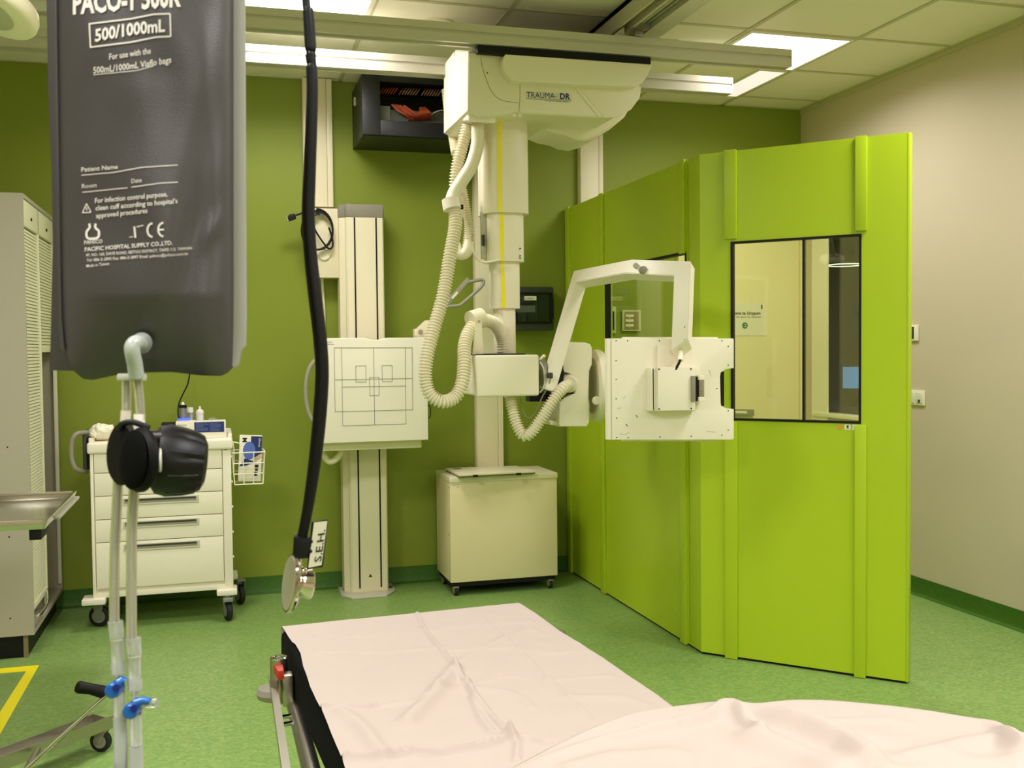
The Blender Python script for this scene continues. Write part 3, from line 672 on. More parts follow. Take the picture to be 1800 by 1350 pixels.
# pivot parts between head and arm
put('pivot_disc', MB().lathe(A(948, 660, 4.82), (1, -0.1, 0), [(0, 0.085), (0.02, 0.085), (0.03, 0.07), (0.045, 0.07)], 32), mat('dull_aluminium', (150, 150, 130), 0.4, metal=0.6), e)
put('pivot_block', MB().box(A(950, 690, 4.86).x, A(985, 690, 4.86).x, 4.80, 4.98, A(960, 703, 4.8).z, A(960, 640, 4.8).z, 0.01).box(A(932, 700, 4.8).x, A(965, 700, 4.8).x, 4.80, 4.88, A(940, 706, 4.8).z, A(940, 694, 4.8).z, 0.003), BLK, e)
put('pivot_lever', MB().tube(crom(H([(949, 632, 4.72), (953, 628, 4.71), (956, 626, 4.71)]), 4), 0.006, 8).sphere(A(956, 626, 4.71), 0.009, n=12), WHT2, e)
put('pivot_loop', MB().tube(crom(H([(949, 636, 4.73), (956, 650, 4.72), (958, 668, 4.72), (955, 682, 4.72), (949, 690, 4.73)]), 6), 0.004, 8), ALU, e)
for x in (960, 968): put('black_cord', MB().tube(crom(H([(x+15, 640, 4.84), (x+22, 655, 4.84), (x+16, 672, 4.82), (x+4, 690, 4.80)]), 5), 0.006, 8), BLK, e)
# carrying arm, square tube
p0 = A(962, 686, 4.76); p1 = A(1019, 491, 4.76); p2 = A(1112, 474, 4.32); p3 = A(1203, 478, 4.02); p4 = A(1197, 640, 4.02)
t0 = (p1-p0).normalized(); side = V((0, 1, 0)); perp = side.cross(t0).normalized(); hw, hd_ = 0.031, 0.036
offs = [perp*hw+side*hd_, -perp*hw+side*hd_, -perp*hw-side*hd_, perp*hw-side*hd_]
m = MB().sweep([p0, p1, p2, p3, p4], offs)
ca, cb_ = A(1197, 601, 3.984), A(1197, 631, 4.056)     # slanted lower end
pn = (cb_-ca).normalized().cross(V((1, 0, 0)))
if pn.z > 0: pn = -pn
rr2 = bmesh.ops.bisect_plane(m.bm, geom=list(m.bm.verts)+list(m.bm.edges)+list(m.bm.faces), plane_co=ca, plane_no=pn, clear_outer=True)
bmesh.ops.holes_fill(m.bm, edges=[x for x in rr2['geom_cut'] if isinstance(x, bmesh.types.BMEdge)])
es = [ed for ed in m.bm.edges]
bmesh.ops.bevel(m.bm, geom=es, offset=0.003, segments=2, affect='EDGES', clamp_overlap=True)
put('carrying_arm', m, WHT2, e)
aY = A(1129, 476, 4.23).y-0.012
put('arm_knob', MB().lathe(A(1127, 476, 4.24), (-0.2, -1, 0), [(0, 0.014), (0.022, 0.014), (0.03, 0.018), (0.05, 0.018), (0.053, 0.012)], 20), GREY, e)
put('arm_plug', MB().lathe(A(1117, 467, 4.26), (-0.2, -1, 0), [(0, 0.012), (0.012, 0.012)], 18), mat('pale_grey_plug', (170, 168, 156), 0.5), e)
for k, (x, y) in enumerate(((1203, 575), (1203, 597))): put('arm_screw', MB().disc(A(x, y, 3.984), (0, -1, 0), 0.0022, 0.002, 8), BLK, e)
c_ = put('cable_gland', MB().cyl(A(1196, 618, 4.02), A(1196, 634, 3.99), 0.011), WHT2, e)
put('arm_cable', MB().tube(crom([A(1196, 631, 3.992), A(1193, 639, 3.985), A(1187, 650, 3.99)], 5), 0.006, 10), BLK, e)
# detector plate
py = 4.06
out = [(1067, 595), (1289, 595), (1290, 597), (1290, 647), (1276, 649), (1267, 655), (1266, 662), (1267, 708), (1268, 714), (1278, 718), (1290, 719), (1290, 770), (1288, 773), (1068, 773)]
plate = put('detector_plate', MB().prism(P2(out, py), (0, 0.028, 0), 0.0025), WHT2, e)
put('rear_plate', MB().prism(P2([(1095, 592.5), (1262, 592.5), (1262, 775.5), (1095, 775.5)], py+0.029), (0, 0.018, 0), 0.002), WHT2, e)
put('grip_lining', MB().prism(P2([(1266.5, 653), (1273, 653), (1273, 714), (1267.5, 712)], py+0.004), (0, 0.02, 0)), BLK, e)
put('plate_edge_seam', MB().box(A(1073.5, 600, py-0.001).x, A(1074.3, 600, py).x, py-0.0008, py, A(1074, 772, py).z, A(1074, 596, py).z), mat('seam_grey', (170, 160, 140), 0.6), e)
for x, y in ((1083, 599), (1103, 599), (1159, 599), (1269, 599), (1280, 609), (1280, 642), (1083, 634), (1083, 667), (1083, 701), (1084, 735), (1084, 769), (1104, 769), (1160, 768), (1215, 767), (1269, 765), (1280, 756), (1280, 722), (1260, 683)):
    put('plate_screw', MB().disc(A(x, y, py), (0, -1, 0), 0.0028, 0.0008, 8), BLK, e)
m = MB()
for pts in ([(1118, 730), (1121, 734)], [(1100, 745), (1103, 749)]): m.tube([A(x, y, py-0.0005) for x, y in pts], 0.0016, 5)
for pts in ([(1085, 718), (1092, 717)], [(1098, 765), (1106, 760)], [(1088, 762), (1096, 764)], [(1246, 650), (1250, 660)], [(1243, 758), (1258, 760)], [(1095, 700), (1100, 696)]): m.tube([A(x, y, py-0.0002) for x, y in pts], 0.0006, 4)
put('scratch', m, DGREY, e)
put('mounting_plate', MB().prism(P2([(1156, 607), (1217, 607), (1217, 650), (1156, 650)], py-0.014), (0, 0.014, 0), 0.002), WHT2, e)
bx = MB().prism(P2([(1157, 646), (1222, 645), (1222, 721), (1157, 722)], py-0.075), (0, 0.03, 0), 0.002)
put('junction_lid', bx, WHT2, e)
put('junction_box', MB().prism(P2([(1144, 647), (1222, 646), (1222, 722), (1144, 722)], py-0.045), (0, 0.045, 0), 0.003), WHT2, e)
put('junction_seam', MB().prism(P2([(1147.5, 648), (1148.8, 648), (1149.5, 721), (1148.2, 721)], py-0.0465), (0, 0.004, 0)), BLK, e)
for x, y in ((1157.5+1, 649), (1214.5, 648.5), (1158.5, 719), (1215, 718)): put('lid_screw', MB().disc(A(x, y, py-0.075), (0, -1, 0), 0.0035, 0.0015, 8), BLK, e)
put('junction_flange', MB().prism(P2([(1219, 645), (1230, 645), (1231, 661), (1231, 707), (1226, 720), (1219, 720)], py-0.04), (0, 0.04, 0), 0.001), WHT2, e)
l = put('plug_connector', MB().prism(P2([(1216, 661), (1223, 661), (1223, 706), (1216, 706)], py-0.085), (0, 0.045, 0), 0.002), GREY, e)
put('connector_block', MB().prism(P2([(1223, 662), (1230, 662), (1230, 705), (1223, 705)], py-0.07), (0, 0.03, 0), 0.001), BLK, l)
put('connector_plate', MB().prism(P2([(1229, 660), (1238, 660), (1238, 706), (1229, 706)], py-0.078), (0, 0.03, 0), 0.002), STEELR, l)
for a, b_ in ((660, 668), (698, 706)): put('connector_end', MB().prism(P2([(1229, a), (1238.5, a), (1238.5, b_), (1229, b_)], py-0.083), (0, 0.03, 0), 0.002), WHT2, l)
for x, y in ((1232, 673), (1231, 677), (1232, 688), (1232, 692)): put('connector_pin', MB().disc(A(x, y, py-0.078), (0, -1, 0), 0.0015, 0.001, 8), BLK, l)
# ================================================================ LIME RADIATION SCREEN
e = empty('radiation_screen', (2.5, 4.9, 0), 'lime green folding radiation screen with two dark framed viewing windows', 'radiation screen')
ZT = 2.415
SX = 2.235
PANE = glass('lead_glass', (0.93, 0.96, 0.76), 1.5)
# side panel (along the room) with window opening
wy0, wy1, wz0, wz1 = 4.635, 5.735, 1.145, 1.968
m = MB().box(SX, SX+0.045, 4.62, wy0, 0.012, ZT).box(SX, SX+0.045, wy1, YB-0.01, 0.012, ZT).box(SX, SX+0.045, wy0, wy1, 0.012, wz0).box(SX, SX+0.045, wy0, wy1, wz1, ZT)
put('side_panel', m, SCRN, e)
put('corner_panel', MB().box(SX, SX+0.045, 4.487, 4.612, 0.012, ZT, 0.002), SCRN, e)
for a, b in ((5.745, 5.815), (4.635, 4.70)):
    put('batten', MB().box(SX-0.014, SX+0.001, a, b, wz1-0.01, ZT+0.004, 0.004), SCRN, e)
    put('batten', MB().box(SX-0.014, SX+0.001, a, b, 0.004, wz0+0.005, 0.004), SCRN, e)
put('batten', MB().box(SX-0.014, SX+0.001, 6.36, 6.43, 0.004, ZT+0.004, 0.004), SCRN, e)
put('batten', MB().box(SX-0.003, SX+0.001, 5.745, 5.77, wz0, wz1, 0.001), SCRN, e)
def wframe(fn, s0, s1, z0, z1, tk=0.012, mull=None):
    m = MB()
    m.box(s0, s1, -0.004, 0.03, z0, z0+tk, M=fn).box(s0, s1, -0.004, 0.03, z1-tk, z1, M=fn).box(s0, s0+tk, -0.004, 0.03, z0+tk, z1-tk, M=fn).box(s1-tk, s1, -0.004, 0.03, z0+tk, z1-tk, M=fn)
    if mull: m.box(mull-0.0045, mull+0.0045, 0.0, 0.03, z0+tk, z1-tk, M=fn)
    return m
# frame of reference: s along panel, t into the booth, z up
Mside = Matrix(((0, 1, 0, SX), (-1, 0, 0, 0), (0, 0, 1, 0), (0, 0, 0, 1)))   # s=-y, t=x-SX
put('window_frame', wframe(Mside, -wy1, -wy0, wz0, wz1), BLK, e)
put('window_pane', MB().box(-wy1+0.012, -wy0-0.012, 0.012, 0.020, wz0+0.012, wz1-0.012, M=Mside), PANE, e)
d = V((0.694, -0.720, 0)).normalized(); n = V((-d.y, d.x, 0)); P0 = V((SX, 4.487, 0))
Md = Matrix(((d.x, n.x, 0, P0.x), (d.y, n.y, 0, P0.y), (0, 0, 1, 0), (0, 0, 0, 1)))
L = 0.952; s0, s1, z0, z1 = 0.152, 0.748, 1.145, 1.99
m = MB().box(0.0, s0, 0, 0.05, 0.012, ZT, M=Md).box(s1, L-0.012, 0, 0.05, 0.012, ZT, M=Md).box(s0, s1, 0, 0.05, 0.012, z0, M=Md).box(s0, s1, 0, 0.05, z1, ZT, M=Md)
put('front_panel', m, SCRN, e)
put('end_edge', MB().box(L-0.012, L, -0.002, 0.052, 0.010, ZT, 0.003, M=Md), SCRN, e)
for a, b in ((0.122, 0.183), (0.722, 0.772)):
    put('batten', MB().box(a, b, -0.014, 0.001, z1+0.012, ZT+0.004, 0.004, M=Md), SCRN, e)
    put('batten', MB().box(a if a > 0.5 else a, b, -0.014, 0.001, 0.002, z0-0.006, 0.004, M=Md), SCRN, e)
put('window_frame', wframe(Md, s0, s1, z0, z1, 0.010, mull=0.492), BLK, e)
for a, b in ((s0+0.01, 0.486), (0.498, s1-0.01)):
    put('window_pane', MB().box(a, b, 0.010, 0.018, z0+0.010, z1-0.010, M=Md), PANE, e)
put('sill_lining', MB().box(s0, s1, 0.03, 0.05, z0, z0+0.006, M=Md), WHT2, e)
put('warning_sticker', MB().disc(Md @ V((0.656, -0.0005, 1.128)), -n, 0.010, 0.0008, 20), mat('orange_sticker', (232, 150, 60), 0.5), e)
for s_, tx in ((0.690, 'T1'), (0.724, '09')):
    k = put('white_sticker', MB().box(s_-0.013, s_+0.013, -0.0012, 0.0, 1.116, 1.140, M=Md), WHT2, e)
    if tx == 'T1': put('sticker_mark', MB().box(s_-0.004, s_+0.004, -0.0018, -0.0012, 1.126, 1.136, M=Md).box(s_-0.007, s_+0.007, -0.0018, -0.0012, 1.120, 1.122, M=Md), INK, k)
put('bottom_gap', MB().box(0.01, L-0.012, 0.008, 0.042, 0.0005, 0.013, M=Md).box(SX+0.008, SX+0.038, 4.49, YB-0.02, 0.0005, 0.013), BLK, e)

# things behind the screen
DR = mat('pale_yellow_door_leaf', (240, 228, 184), 0.5)
dl = empty('door_1', (3.52, YB, 0), 'pale yellow door leaf in the back wall seen through the screen windows', 'door')
dl['kind'] = 'structure'
put('door_leaf', MB().box(3.09, 3.965, YB-0.035, YB-0.002, 0.01, 2.30, 0.003), DR, dl)
put('door_frame', MB().box(3.03, 3.085, YB-0.045, YB-0.001, 0, 2.36, 0.003).box(3.03, 3.99, YB-0.045, YB-0.001, 2.305, 2.36, 0.003).box(3.968, 3.99, YB-0.045, YB-0.001, 0, 2.305), DR, dl)
m = MB()
for i in range(8): m.disc(A(1413, 500+i*9 if i < 6 else 400+i*30, YB-0.036), (0, -1, 0), 0.004, 0.002, 8)
put('hinge_screw', m, DGREY, dl)
lp = put('lock_plate', MB().prism(P2([(1284, 719), (1326, 720), (1326, 731), (1284, 730)], YB-0.07), (0, 0.034, 0), 0.003), mat('khaki_grey_metal', (150, 146, 112), 0.5), dl)
put('lock_label', MB().prism(P2([(1293, 722), (1313, 722.5), (1313, 727), (1293, 726.5)], YB-0.072), (0, 0.0015, 0)), WHT2, lp)
k = empty('door_sign', A(1318, 590, YB-0.04), 'white paper sign with a green arrow circle on the pale yellow door', 'sign')
yy = YB-0.038
sg = lambda x, y: (lambda u, v: A(x, y, yy-0.0012)+V((u, 0, v)))
put('sheet', MB().prism(P2([(1279, 533), (1346, 533), (1346, 590), (1279, 590)], yy), (0, 0.0015, 0)), WHT2, k)
put('lettering', MB().text('Gelieve te kloppen', sg(1280, 553), 0.022, width=0.25, bold=0.015).text('voor de deur te openen', sg(1281, 558.5), 0.012, width=0.25), INK, k)
m = MB(); c0 = A(1309.5, 572, yy-0.001)
m.tube([c0+V((math.cos(2*PI*i/24)*0.017, 0, math.sin(2*PI*i/24)*0.017)) for i in range(24)], 0.0045, 6, closed=True)
m.box(-0.010, 0.010, -0.001, 0.001, -0.0025, 0.0025, M=Matrix.Translation(c0)); m.box(-0.008, 0.004, -0.001, 0.001, -0.002, 0.002, M=Matrix.Translation(c0+V((-0.005, 0, 0.004))) @ Matrix.Rotation(-0.8, 4, 'Y')); m.box(-0.008, 0.004, -0.001, 0.001, -0.002, 0.002, M=Matrix.Translation(c0+V((-0.005, 0, -0.004))) @ Matrix.Rotation(0.8, 4, 'Y'))
put('arrow_emblem', m, mat('green_print', (20, 120, 80), 0.5), k)
put('crest', MB().box(A(1338, 538, yy).x, A(1340, 538, yy).x, yy-0.0012, yy-0.0005, A(1338, 543, yy).z, A(1338, 536, yy).z), INK, k)
# switch plates on the green wall behind the side window
k = empty('switch_panel', A(1111, 582, YB), 'pale panel with three rows of small switches seen through the side window', 'switch panel')
PL = mat('pale_switch_plate', (196, 204, 160), 0.4)
put('frame', MB().prism(P2([(1094, 545), (1127, 545), (1127, 582), (1094, 582)], YB-0.02), (0, 0.018, 0), 0.004), PL, k)
put('face', MB().prism(P2([(1098, 548), (1123, 548), (1123, 579), (1098, 579)], YB-0.023), (0, 0.004, 0), 0.001), mat('khaki_panel', (150, 134, 92), 0.5), k)
for y in (555, 563.5, 572):
    s_ = put('switch_row', MB().prism(P2([(1100, y-2.2), (1114, y-2.2), (1114, y+2.2), (1100, y+2.2)], YB-0.026), (0, 0.004, 0), 0.001), WHT2, k)
    put('indicator', MB().disc(A(1107, y+4, YB-0.024), (0, -1, 0), 0.0035, 0.003, 8), WHT2, s_)
k = empty('wall_thermostat', A(1076, 588, YB), 'narrow pale plate with a black display at the edge of the side window', 'wall control')
put('frame', MB().prism(P2([(1070, 539), (1083, 539), (1083, 586), (1070, 586)], YB-0.016), (0, 0.014, 0), 0.003), PL, k)
put('display', MB().prism(P2([(1073, 547), (1080, 547), (1080, 580), (1073, 580)], YB-0.019), (0, 0.004, 0), 0.001), BLK, k)

# control room opening in the right wall
k = empty('window_1', (XR, 5.86, WZ0), 'white framed control room window with a dark room beyond', 'window'); k['kind'] = 'structure'
fy0, fy1 = 5.60, 6.28
m = MB().box(XR-0.012, XR-0.001, 6.10, 6.29, 0.98, 2.42).box(XR-0.012, XR-0.001, WY0-0.03, WY0, 0.98, 2.42).box(XR-0.012, XR-0.001, WY0, WY1, 2.35, 2.42)
put('window_frame', m, WHT2, k)
put('sill', MB().box(XR-0.02, XR+0.09, WY0-0.03, WY1, 1.005, 1.032, 0.002), WHT2, k)
put('glass_bead', MB().box(XR+0.02, XR+0.04, WY0+0.02, WY0+0.035, WZ0, WZ1), BLK, k)
put('window_pane', MB().box(XR+0.04, XR+0.046, WY0, WY1, WZ0, WZ1), glass('clear_glass', (0.95, 0.97, 0.94), 1.5), k)
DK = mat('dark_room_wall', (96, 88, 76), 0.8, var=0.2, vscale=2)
m = MB()
ax, bx_, ay, by, az, bz = XR+0.1, XR+1.9, 4.6, 7.9, 0.2, 2.8
m.box(bx_, bx_+0.05, ay, by, az, bz).box(ax, bx_, ay-0.05, ay, az, bz).box(ax, bx_, by, by+0.05, az, bz).box(ax, bx_, ay, by, az-0.05, az).box(ax, bx_, ay, by, bz, bz+0.05)
m.box(ax-0.001, ax+0.01, YB+0.1, by, az, bz)
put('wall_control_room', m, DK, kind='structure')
mc = AX(1500, 664, XR+0.5)
k = empty('monitor', mc-V((0, 0, 0.2)), 'small glowing blue monitor in the dark room behind the window', 'monitor')
Mm = Matrix.Translation(mc) @ Matrix.Rotation(math.radians(-55), 4, 'Z')
put('casing', MB().box(-0.085, 0.085, 0, 0.03, -0.09, 0.09, 0.004, M=Mm), DGREY, k)
put('screen', MB().box(-0.078, 0.078, -0.003, 0.001, -0.078, 0.080, M=Mm), mat('blue_screen', (90, 136, 214), 0.4, emit=0.36), k)
put('stand', MB().box(-0.02, 0.02, 0.005, 0.02, -0.2, -0.09, M=Mm).box(-0.06, 0.06, -0.02, 0.06, -0.21, -0.2, M=Mm), DGREY, k)
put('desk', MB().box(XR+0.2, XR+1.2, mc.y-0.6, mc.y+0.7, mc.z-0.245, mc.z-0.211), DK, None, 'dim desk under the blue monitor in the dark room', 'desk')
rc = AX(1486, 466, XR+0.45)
RL = mat('ring_reflection_glow', (255, 255, 250), 0.5, emit=0.9)  # glowing ring and its wires stand in for a reflection on the window
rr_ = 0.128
k = empty('ring_reflection', rc, 'thin glowing white ring standing in for a reflection on the dark window', 'reflection')
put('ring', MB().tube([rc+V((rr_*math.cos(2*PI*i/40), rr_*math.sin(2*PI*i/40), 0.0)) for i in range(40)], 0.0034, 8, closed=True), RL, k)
put('added_wires', MB().tube([rc+V((0, rr_, 0)), rc+V((0, rr_*0.5, 2.799-rc.z))], 0.001, 5).tube([rc+V((0, -rr_, 0)), rc+V((0, -rr_*0.5, 2.799-rc.z))], 0.001, 5), DGREY, k)

# right wall plates
k = empty('wall_thermostat', AX(1608, 600, XR), 'small square wall control with a dark face above the socket plate', 'wall control')
za, zb = AX(1610, 599, XR).z, AX(1610, 571, XR).z
ya, yb2 = AX(1616, 585, XR).y, AX(1616, 585, XR).y+0.085
put('frame', MB().box(XR-0.014, XR-0.001, ya, yb2, za, zb, 0.004), WHT2, k)
put('face', MB().box(XR-0.017, XR-0.012, ya+0.03, yb2-0.01, za+0.012, zb-0.012, 0.002), DGREY, k)
k = empty('socket_plate', AX(1614, 712, XR), 'double white wall plate with two inserts just right of the screen edge', 'socket')
za, zb = AX(1614, 712, XR).z, AX(1614, 686, XR).z; ya = AX(1627, 700, XR).y; yb2 = ya+0.155
put('frame', MB().box(XR-0.012, XR-0.001, ya, yb2, za, zb, 0.004), WHT2, k)
for a in (ya+0.012, ya+0.083):
    put('insert', MB().box(XR-0.016, XR-0.011, a, a+0.06, za+0.012, zb-0.012, 0.003), mat('soft_white', (224, 220, 206), 0.4), k)
put('jack_opening', MB().box(XR-0.0175, XR-0.015, ya+0.030, ya+0.048, za+0.016, za+0.034), DGREY, k)
# ================================================================ DRAWER CART
cyf = 5.86
e = empty('drawer_cart', (-0.31, 6.08, 0), 'white five-drawer medical cart on grey casters against the green wall', 'cart')
zf = lambda y, x=392: A(x, y, cyf).z
X0, X1 = A(160, 900, cyf).x, A(408, 900, cyf).x
ZTOP = zf(770, 400)
CW = mat('white_cart_steel', (238, 230, 212), 0.38, spec=0.45)
zb_ = zf(1031)
m = MB().box(X0+0.004, X1-0.004, cyf+0.012, 6.32, zb_, ZTOP-0.06)
put('carcass', m, CW, e)
xa, xb = A(167, 900, cyf).x, A(392, 900, cyf).x
for a, b in ((X0, xa-0.002), (xb+0.002, X1)):
    put('corner_post', MB().box(a, b, cyf-0.004, cyf+0.03, zb_, ZTOP-0.058, 0.006), CW, e)
put('bottom_rail', MB().box(X0, X1, cyf-0.002, cyf+0.03, zb_-0.016, zb_+0.014, 0.004), CW, e)
put('worktop', MB().box(X0-0.012, X1+0.010, cyf-0.02, 6.34, ZTOP-0.062, ZTOP, 0.014, seg=3), WHT2, e)
put('worktop_rim', MB().box(X0-0.008, X1+0.006, 6.30, 6.335, ZTOP-0.005, ZTOP+0.022, 0.006).box(X0-0.010, X0+0.02, cyf+0.05, 6.32, ZTOP-0.005, ZTOP+0.020, 0.006).box(X1-0.015, X1+0.008, cyf+0.05, 6.32, ZTOP-0.005, ZTOP+0.020, 0.006), WHT2, e)
bounds = [783.5, 823, 862.6, 902.6, 941.5, 1021]
SLOT = mat('slot_recess_khaki', (150, 144, 120), 0.5)
for i in range(5):
    zt_, zl = zf(bounds[i])-0.002, zf(bounds[i+1])+0.002
    dr = put('drawer', MB().box(xa+0.001, xb-0.001, cyf-0.006, cyf+0.016, zl, zt_, 0.0025), CW, e)
    hx0_, hx1_ = A(216, 885, cyf).x, A(350, 880, cyf).x; hz = zt_-0.030
    yv = cyf-0.0065
    put('handle_rim', MB().box(hx0_, hx1_, yv-0.004, yv+0.001, hz-0.022, hz-0.014, 0.001).box(hx0_, hx1_, yv-0.004, yv+0.001, hz+0.010, hz+0.016, 0.001).box(hx0_, hx0_+0.008, yv-0.004, yv+0.001, hz-0.015, hz+0.011, 0.001).box(hx1_-0.014, hx1_, yv-0.004, yv+0.001, hz-0.015, hz+0.011, 0.001), mat('pale_grey_handle', (196, 194, 178), 0.4), dr)
    put('handle_slot', MB().box(hx0_+0.008, hx1_-0.014, yv-0.0005, yv+0.0005, hz-0.014, hz+0.010), SLOT, dr)
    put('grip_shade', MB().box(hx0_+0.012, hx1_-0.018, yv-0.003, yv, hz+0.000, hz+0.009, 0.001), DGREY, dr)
put('lock_badge', MB().box(A(396, 787, cyf).x-0.006, A(396, 787, cyf).x+0.010, cyf-0.006, cyf-0.003, zf(791), zf(785), 0.001), DGREY, e)
for i in range(5): put('side_stud', MB().disc((X1-0.001, cyf+0.02, 0.35+i*0.14), (1, 0, 0), 0.006, 0.008, 10), WHT2, e)
# feet
GC = mat('grey_caster_plastic', (132, 134, 126), 0.45)
for x, y, nm in ((A(165, 1050, cyf-0.01).x, cyf-0.012, 0), (A(399, 1037, cyf-0.01).x, cyf-0.012, 1), (X1-0.03, 6.24, 2), (X0+0.05, 6.24, 3)):
    fw = 0.060 if nm != 1 else 0.055
    put('corner_foot', MB().box(x-fw, x+fw, y-0.025, y+0.11, zb_-0.045, zb_-0.014, 0.008), WHT2, e)
r_ = 0.058
cs_ = [(AZ(176, 1101, 0), 1.25), (AZ(401, 1090, 0), 0.25), (V((0.10, 6.22, 0)), 0.3), (V((X0+0.08, 6.22, 0)), 0.3)]
for p_, a in cs_: caster((p_.x, p_.y, 0), r_ if a > 0.5 or True else r_, 0.032, e, GC, ang=a, h=zb_-0.040)
put('caster_brake', MB().box(0.025-0.022, 0.025+0.03, 5.80, 5.835, 0.115, 0.135, 0.004), GC, e)
put('push_handle', MB().tube(crom([A(155, 760, 5.95), A(140, 761, 5.9), A(131, 766, 5.88), A(126, 780, 5.88), A(126, 805, 5.88), A(132, 822, 5.88), A(144, 828, 5.9), A(152, 829, 5.95)], 6), 0.0125, 12), GREY, e)
put('handle_bracket', MB().box(A(146, 790, 5.95).x, A(153, 790, 5.95).x, 5.93, 6.15, A(148, 829, 5.95).z, A(148, 758, 5.95).z, 0.006), DGREY, e)
# wire side basket
by = 5.90
bas = MB(); wr = 0.0032
bz0, bz1 = A(440, 851, by).z, A(440, 795, by).z
bx0, bx1 = A(412, 820, by).x, A(462, 820, by).x; ox = 0.012; by1 = by+0.14
def loop(z, g): return [V((bx0-g, by-g, z)), V((bx1+g, by-g, z)), V((bx1+g, by1+g, z)), V((bx0-g, by1+g, z))]
for k in range(4):
    t = k/3; P = loop(bz0+(bz1-bz0)*t, ox*t)
    for i in range(4): bas.tube([P[i], P[(i+1) % 4]], wr if k not in (0, 3) else wr*1.2, 7)
for t in (0, 0.33, 0.66, 1.0):
    bas.tube([V((bx0+(bx1-bx0)*t, by, bz0)), V((bx0-ox+(bx1-bx0+2*ox)*t, by-ox, bz1))], wr, 7)
    bas.tube([V((bx0+(bx1-bx0)*t, by1, bz0)), V((bx0-ox+(bx1-bx0+2*ox)*t, by1+ox, bz1))], wr, 7)
    bas.tube([V((bx0+(bx1-bx0)*t, by, bz0)), V((bx0+(bx1-bx0)*t, by1, bz0))], wr, 7)
bk = put('wire_basket', bas, WHT2, e)
put('basket_hanger', MB().tube(crom([A(404, 830, 5.93), A(409, 829, 5.92), A(411, 824, 5.91), A(411, 790, 5.91), A(409, 781, 5.91), A(404, 784, 5.93)], 5), 0.0035, 7).tube([A(405, 776, 5.93), A(421, 779, 5.91)], 0.0035, 7).sphere(A(407, 779, 5.93), 0.014, n=12), WHT2, e)
# glove box in the basket, standing upright and tilted
def tilt_box(c, ux, uz, w_, h_, d_):
    ux = V(ux).normalized(); uz = V(uz).normalized(); uy = uz.cross(ux).normalized()
    return Matrix(((ux.x, uy.x, uz.x, c.x), (ux.y, uy.y, uz.y, c.y), (ux.z, uy.z, uz.z, c.z), (0, 0, 0, 1)))
BLUE = mat('deep_blue_print', (28, 44, 110), 0.45); LBL = mat('mid_blue_print', (86, 108, 190), 0.4)
cpos = A(440, 806, by+0.035)
k = empty('glove_box', cpos-V((0, 0, 0.13)), 'white and blue glove box size M standing in the wire basket of the cart', 'box')
Mg = tilt_box(cpos, (1, 0, -0.06), (0.055, 0, 1), 0, 0, 0)
W2, H2 = 0.062, 0.128
put('carton', MB().box(-W2, W2, 0, 0.07, -H2, H2, 0.002, M=Mg), WHT2, k)
gp = lambda x, z: Mg @ V((x, -0.0006, z))
put('blue_panel', MB().prism([gp(0.0, H2-0.002), gp(W2-0.001, H2-0.002), gp(W2-0.001, 0.03), gp(0.02, 0.005), gp(0.0, 0.02)], Mg.to_3x3() @ V((0, -0.0006, 0))).prism([gp(-W2+0.002, -0.045), gp(-0.030, 0.0), gp(0.03, -0.018), gp(-0.02, -0.04)], Mg.to_3x3() @ V((0, -0.0004, 0))), BLUE, k)
m = MB()
vs_ = [gp(-0.008+0.034*math.cos(2*PI*i/24), 0.045+0.05*math.sin(2*PI*i/24)) for i in range(24)]
m.prism(vs_, Mg.to_3x3() @ V((0, -0.0012, 0)))
put('glove_picture', m, LBL, k)
put('hand_picture', MB().prism([gp(0.012, -0.005), gp(0.055, 0.03), gp(0.058, 0.012), gp(0.03, -0.02)], Mg.to_3x3() @ V((0, -0.001, 0))), mat('skin_print', (214, 176, 156), 0.5), k)
rot_txt = lambda x, z: (lambda u, v: Mg @ V((x+v, -0.0016, z-u)))
put('size_letter', MB().text('M', rot_txt(-0.046, H2-0.012), 0.024, bold=0.03), INK, k)
put('brand_lettering', MB().text('Gloves', rot_txt(0.042, H2-0.012), 0.012, width=0.05), WHT2, k)
put('lower_letter', MB().text('M', rot_txt(0.020, -0.075), 0.022, bold=0.03).box(0.026, 0.046, -0.0015, -0.0005, -0.05, -0.034, M=Mg).box(0.028, 0.044, -0.0015, -0.0005, -0.068, -0.056, M=Mg), INK, k)
# glove box lying on the worktop
yb_ = cyf+0.02
k = empty('glove_box', V((A(350, 765, yb_).x, yb_+0.06, ZTOP)), 'long white glove carton with a dark blue text panel lying on the cart top', 'box')
x0, x1 = A(309, 755, yb_).x, A(397, 755, yb_).x; zt_ = A(350, 741, yb_).z
put('carton', MB().box(x0, x1, yb_, yb_+0.12, ZTOP+0.001, zt_, 0.002), WHT2, k)
bp_ = put('blue_panel', MB().box(A(341.5, 750, yb_).x, A(394, 750, yb_).x, yb_-0.0012, yb_+0.0002, A(360, 760, yb_).z, zt_-0.003), BLUE, k)
m = MB()
random.seed(2)
for cx_ in (344, 369):
    for r in range(7):
        a = A(cx_, 743.5+r*2.2, yb_-0.0016); m.box(a.x, a.x+random.uniform(0.04, 0.072), yb_-0.0018, yb_-0.0012, a.z-0.0028, a.z-0.001)
put('text_lines', m, mat('print_blue_grey', (120, 130, 176), 0.5), bp_)
put('small_text', MB().text('NITRILE GLOVES', lambda u, v: A(311, 749, yb_-0.001)+V((u, 0, v)), 0.008, width=0.05), INK, k)
k = put('tissue_heap', MB().sphere(A(180, 763, 5.95), 0.07, (1.0, 0.8, 0.60), 24), WHT2, None, 'crumpled white tissues on the near corner of the cart top behind the black bulb', 'tissue')
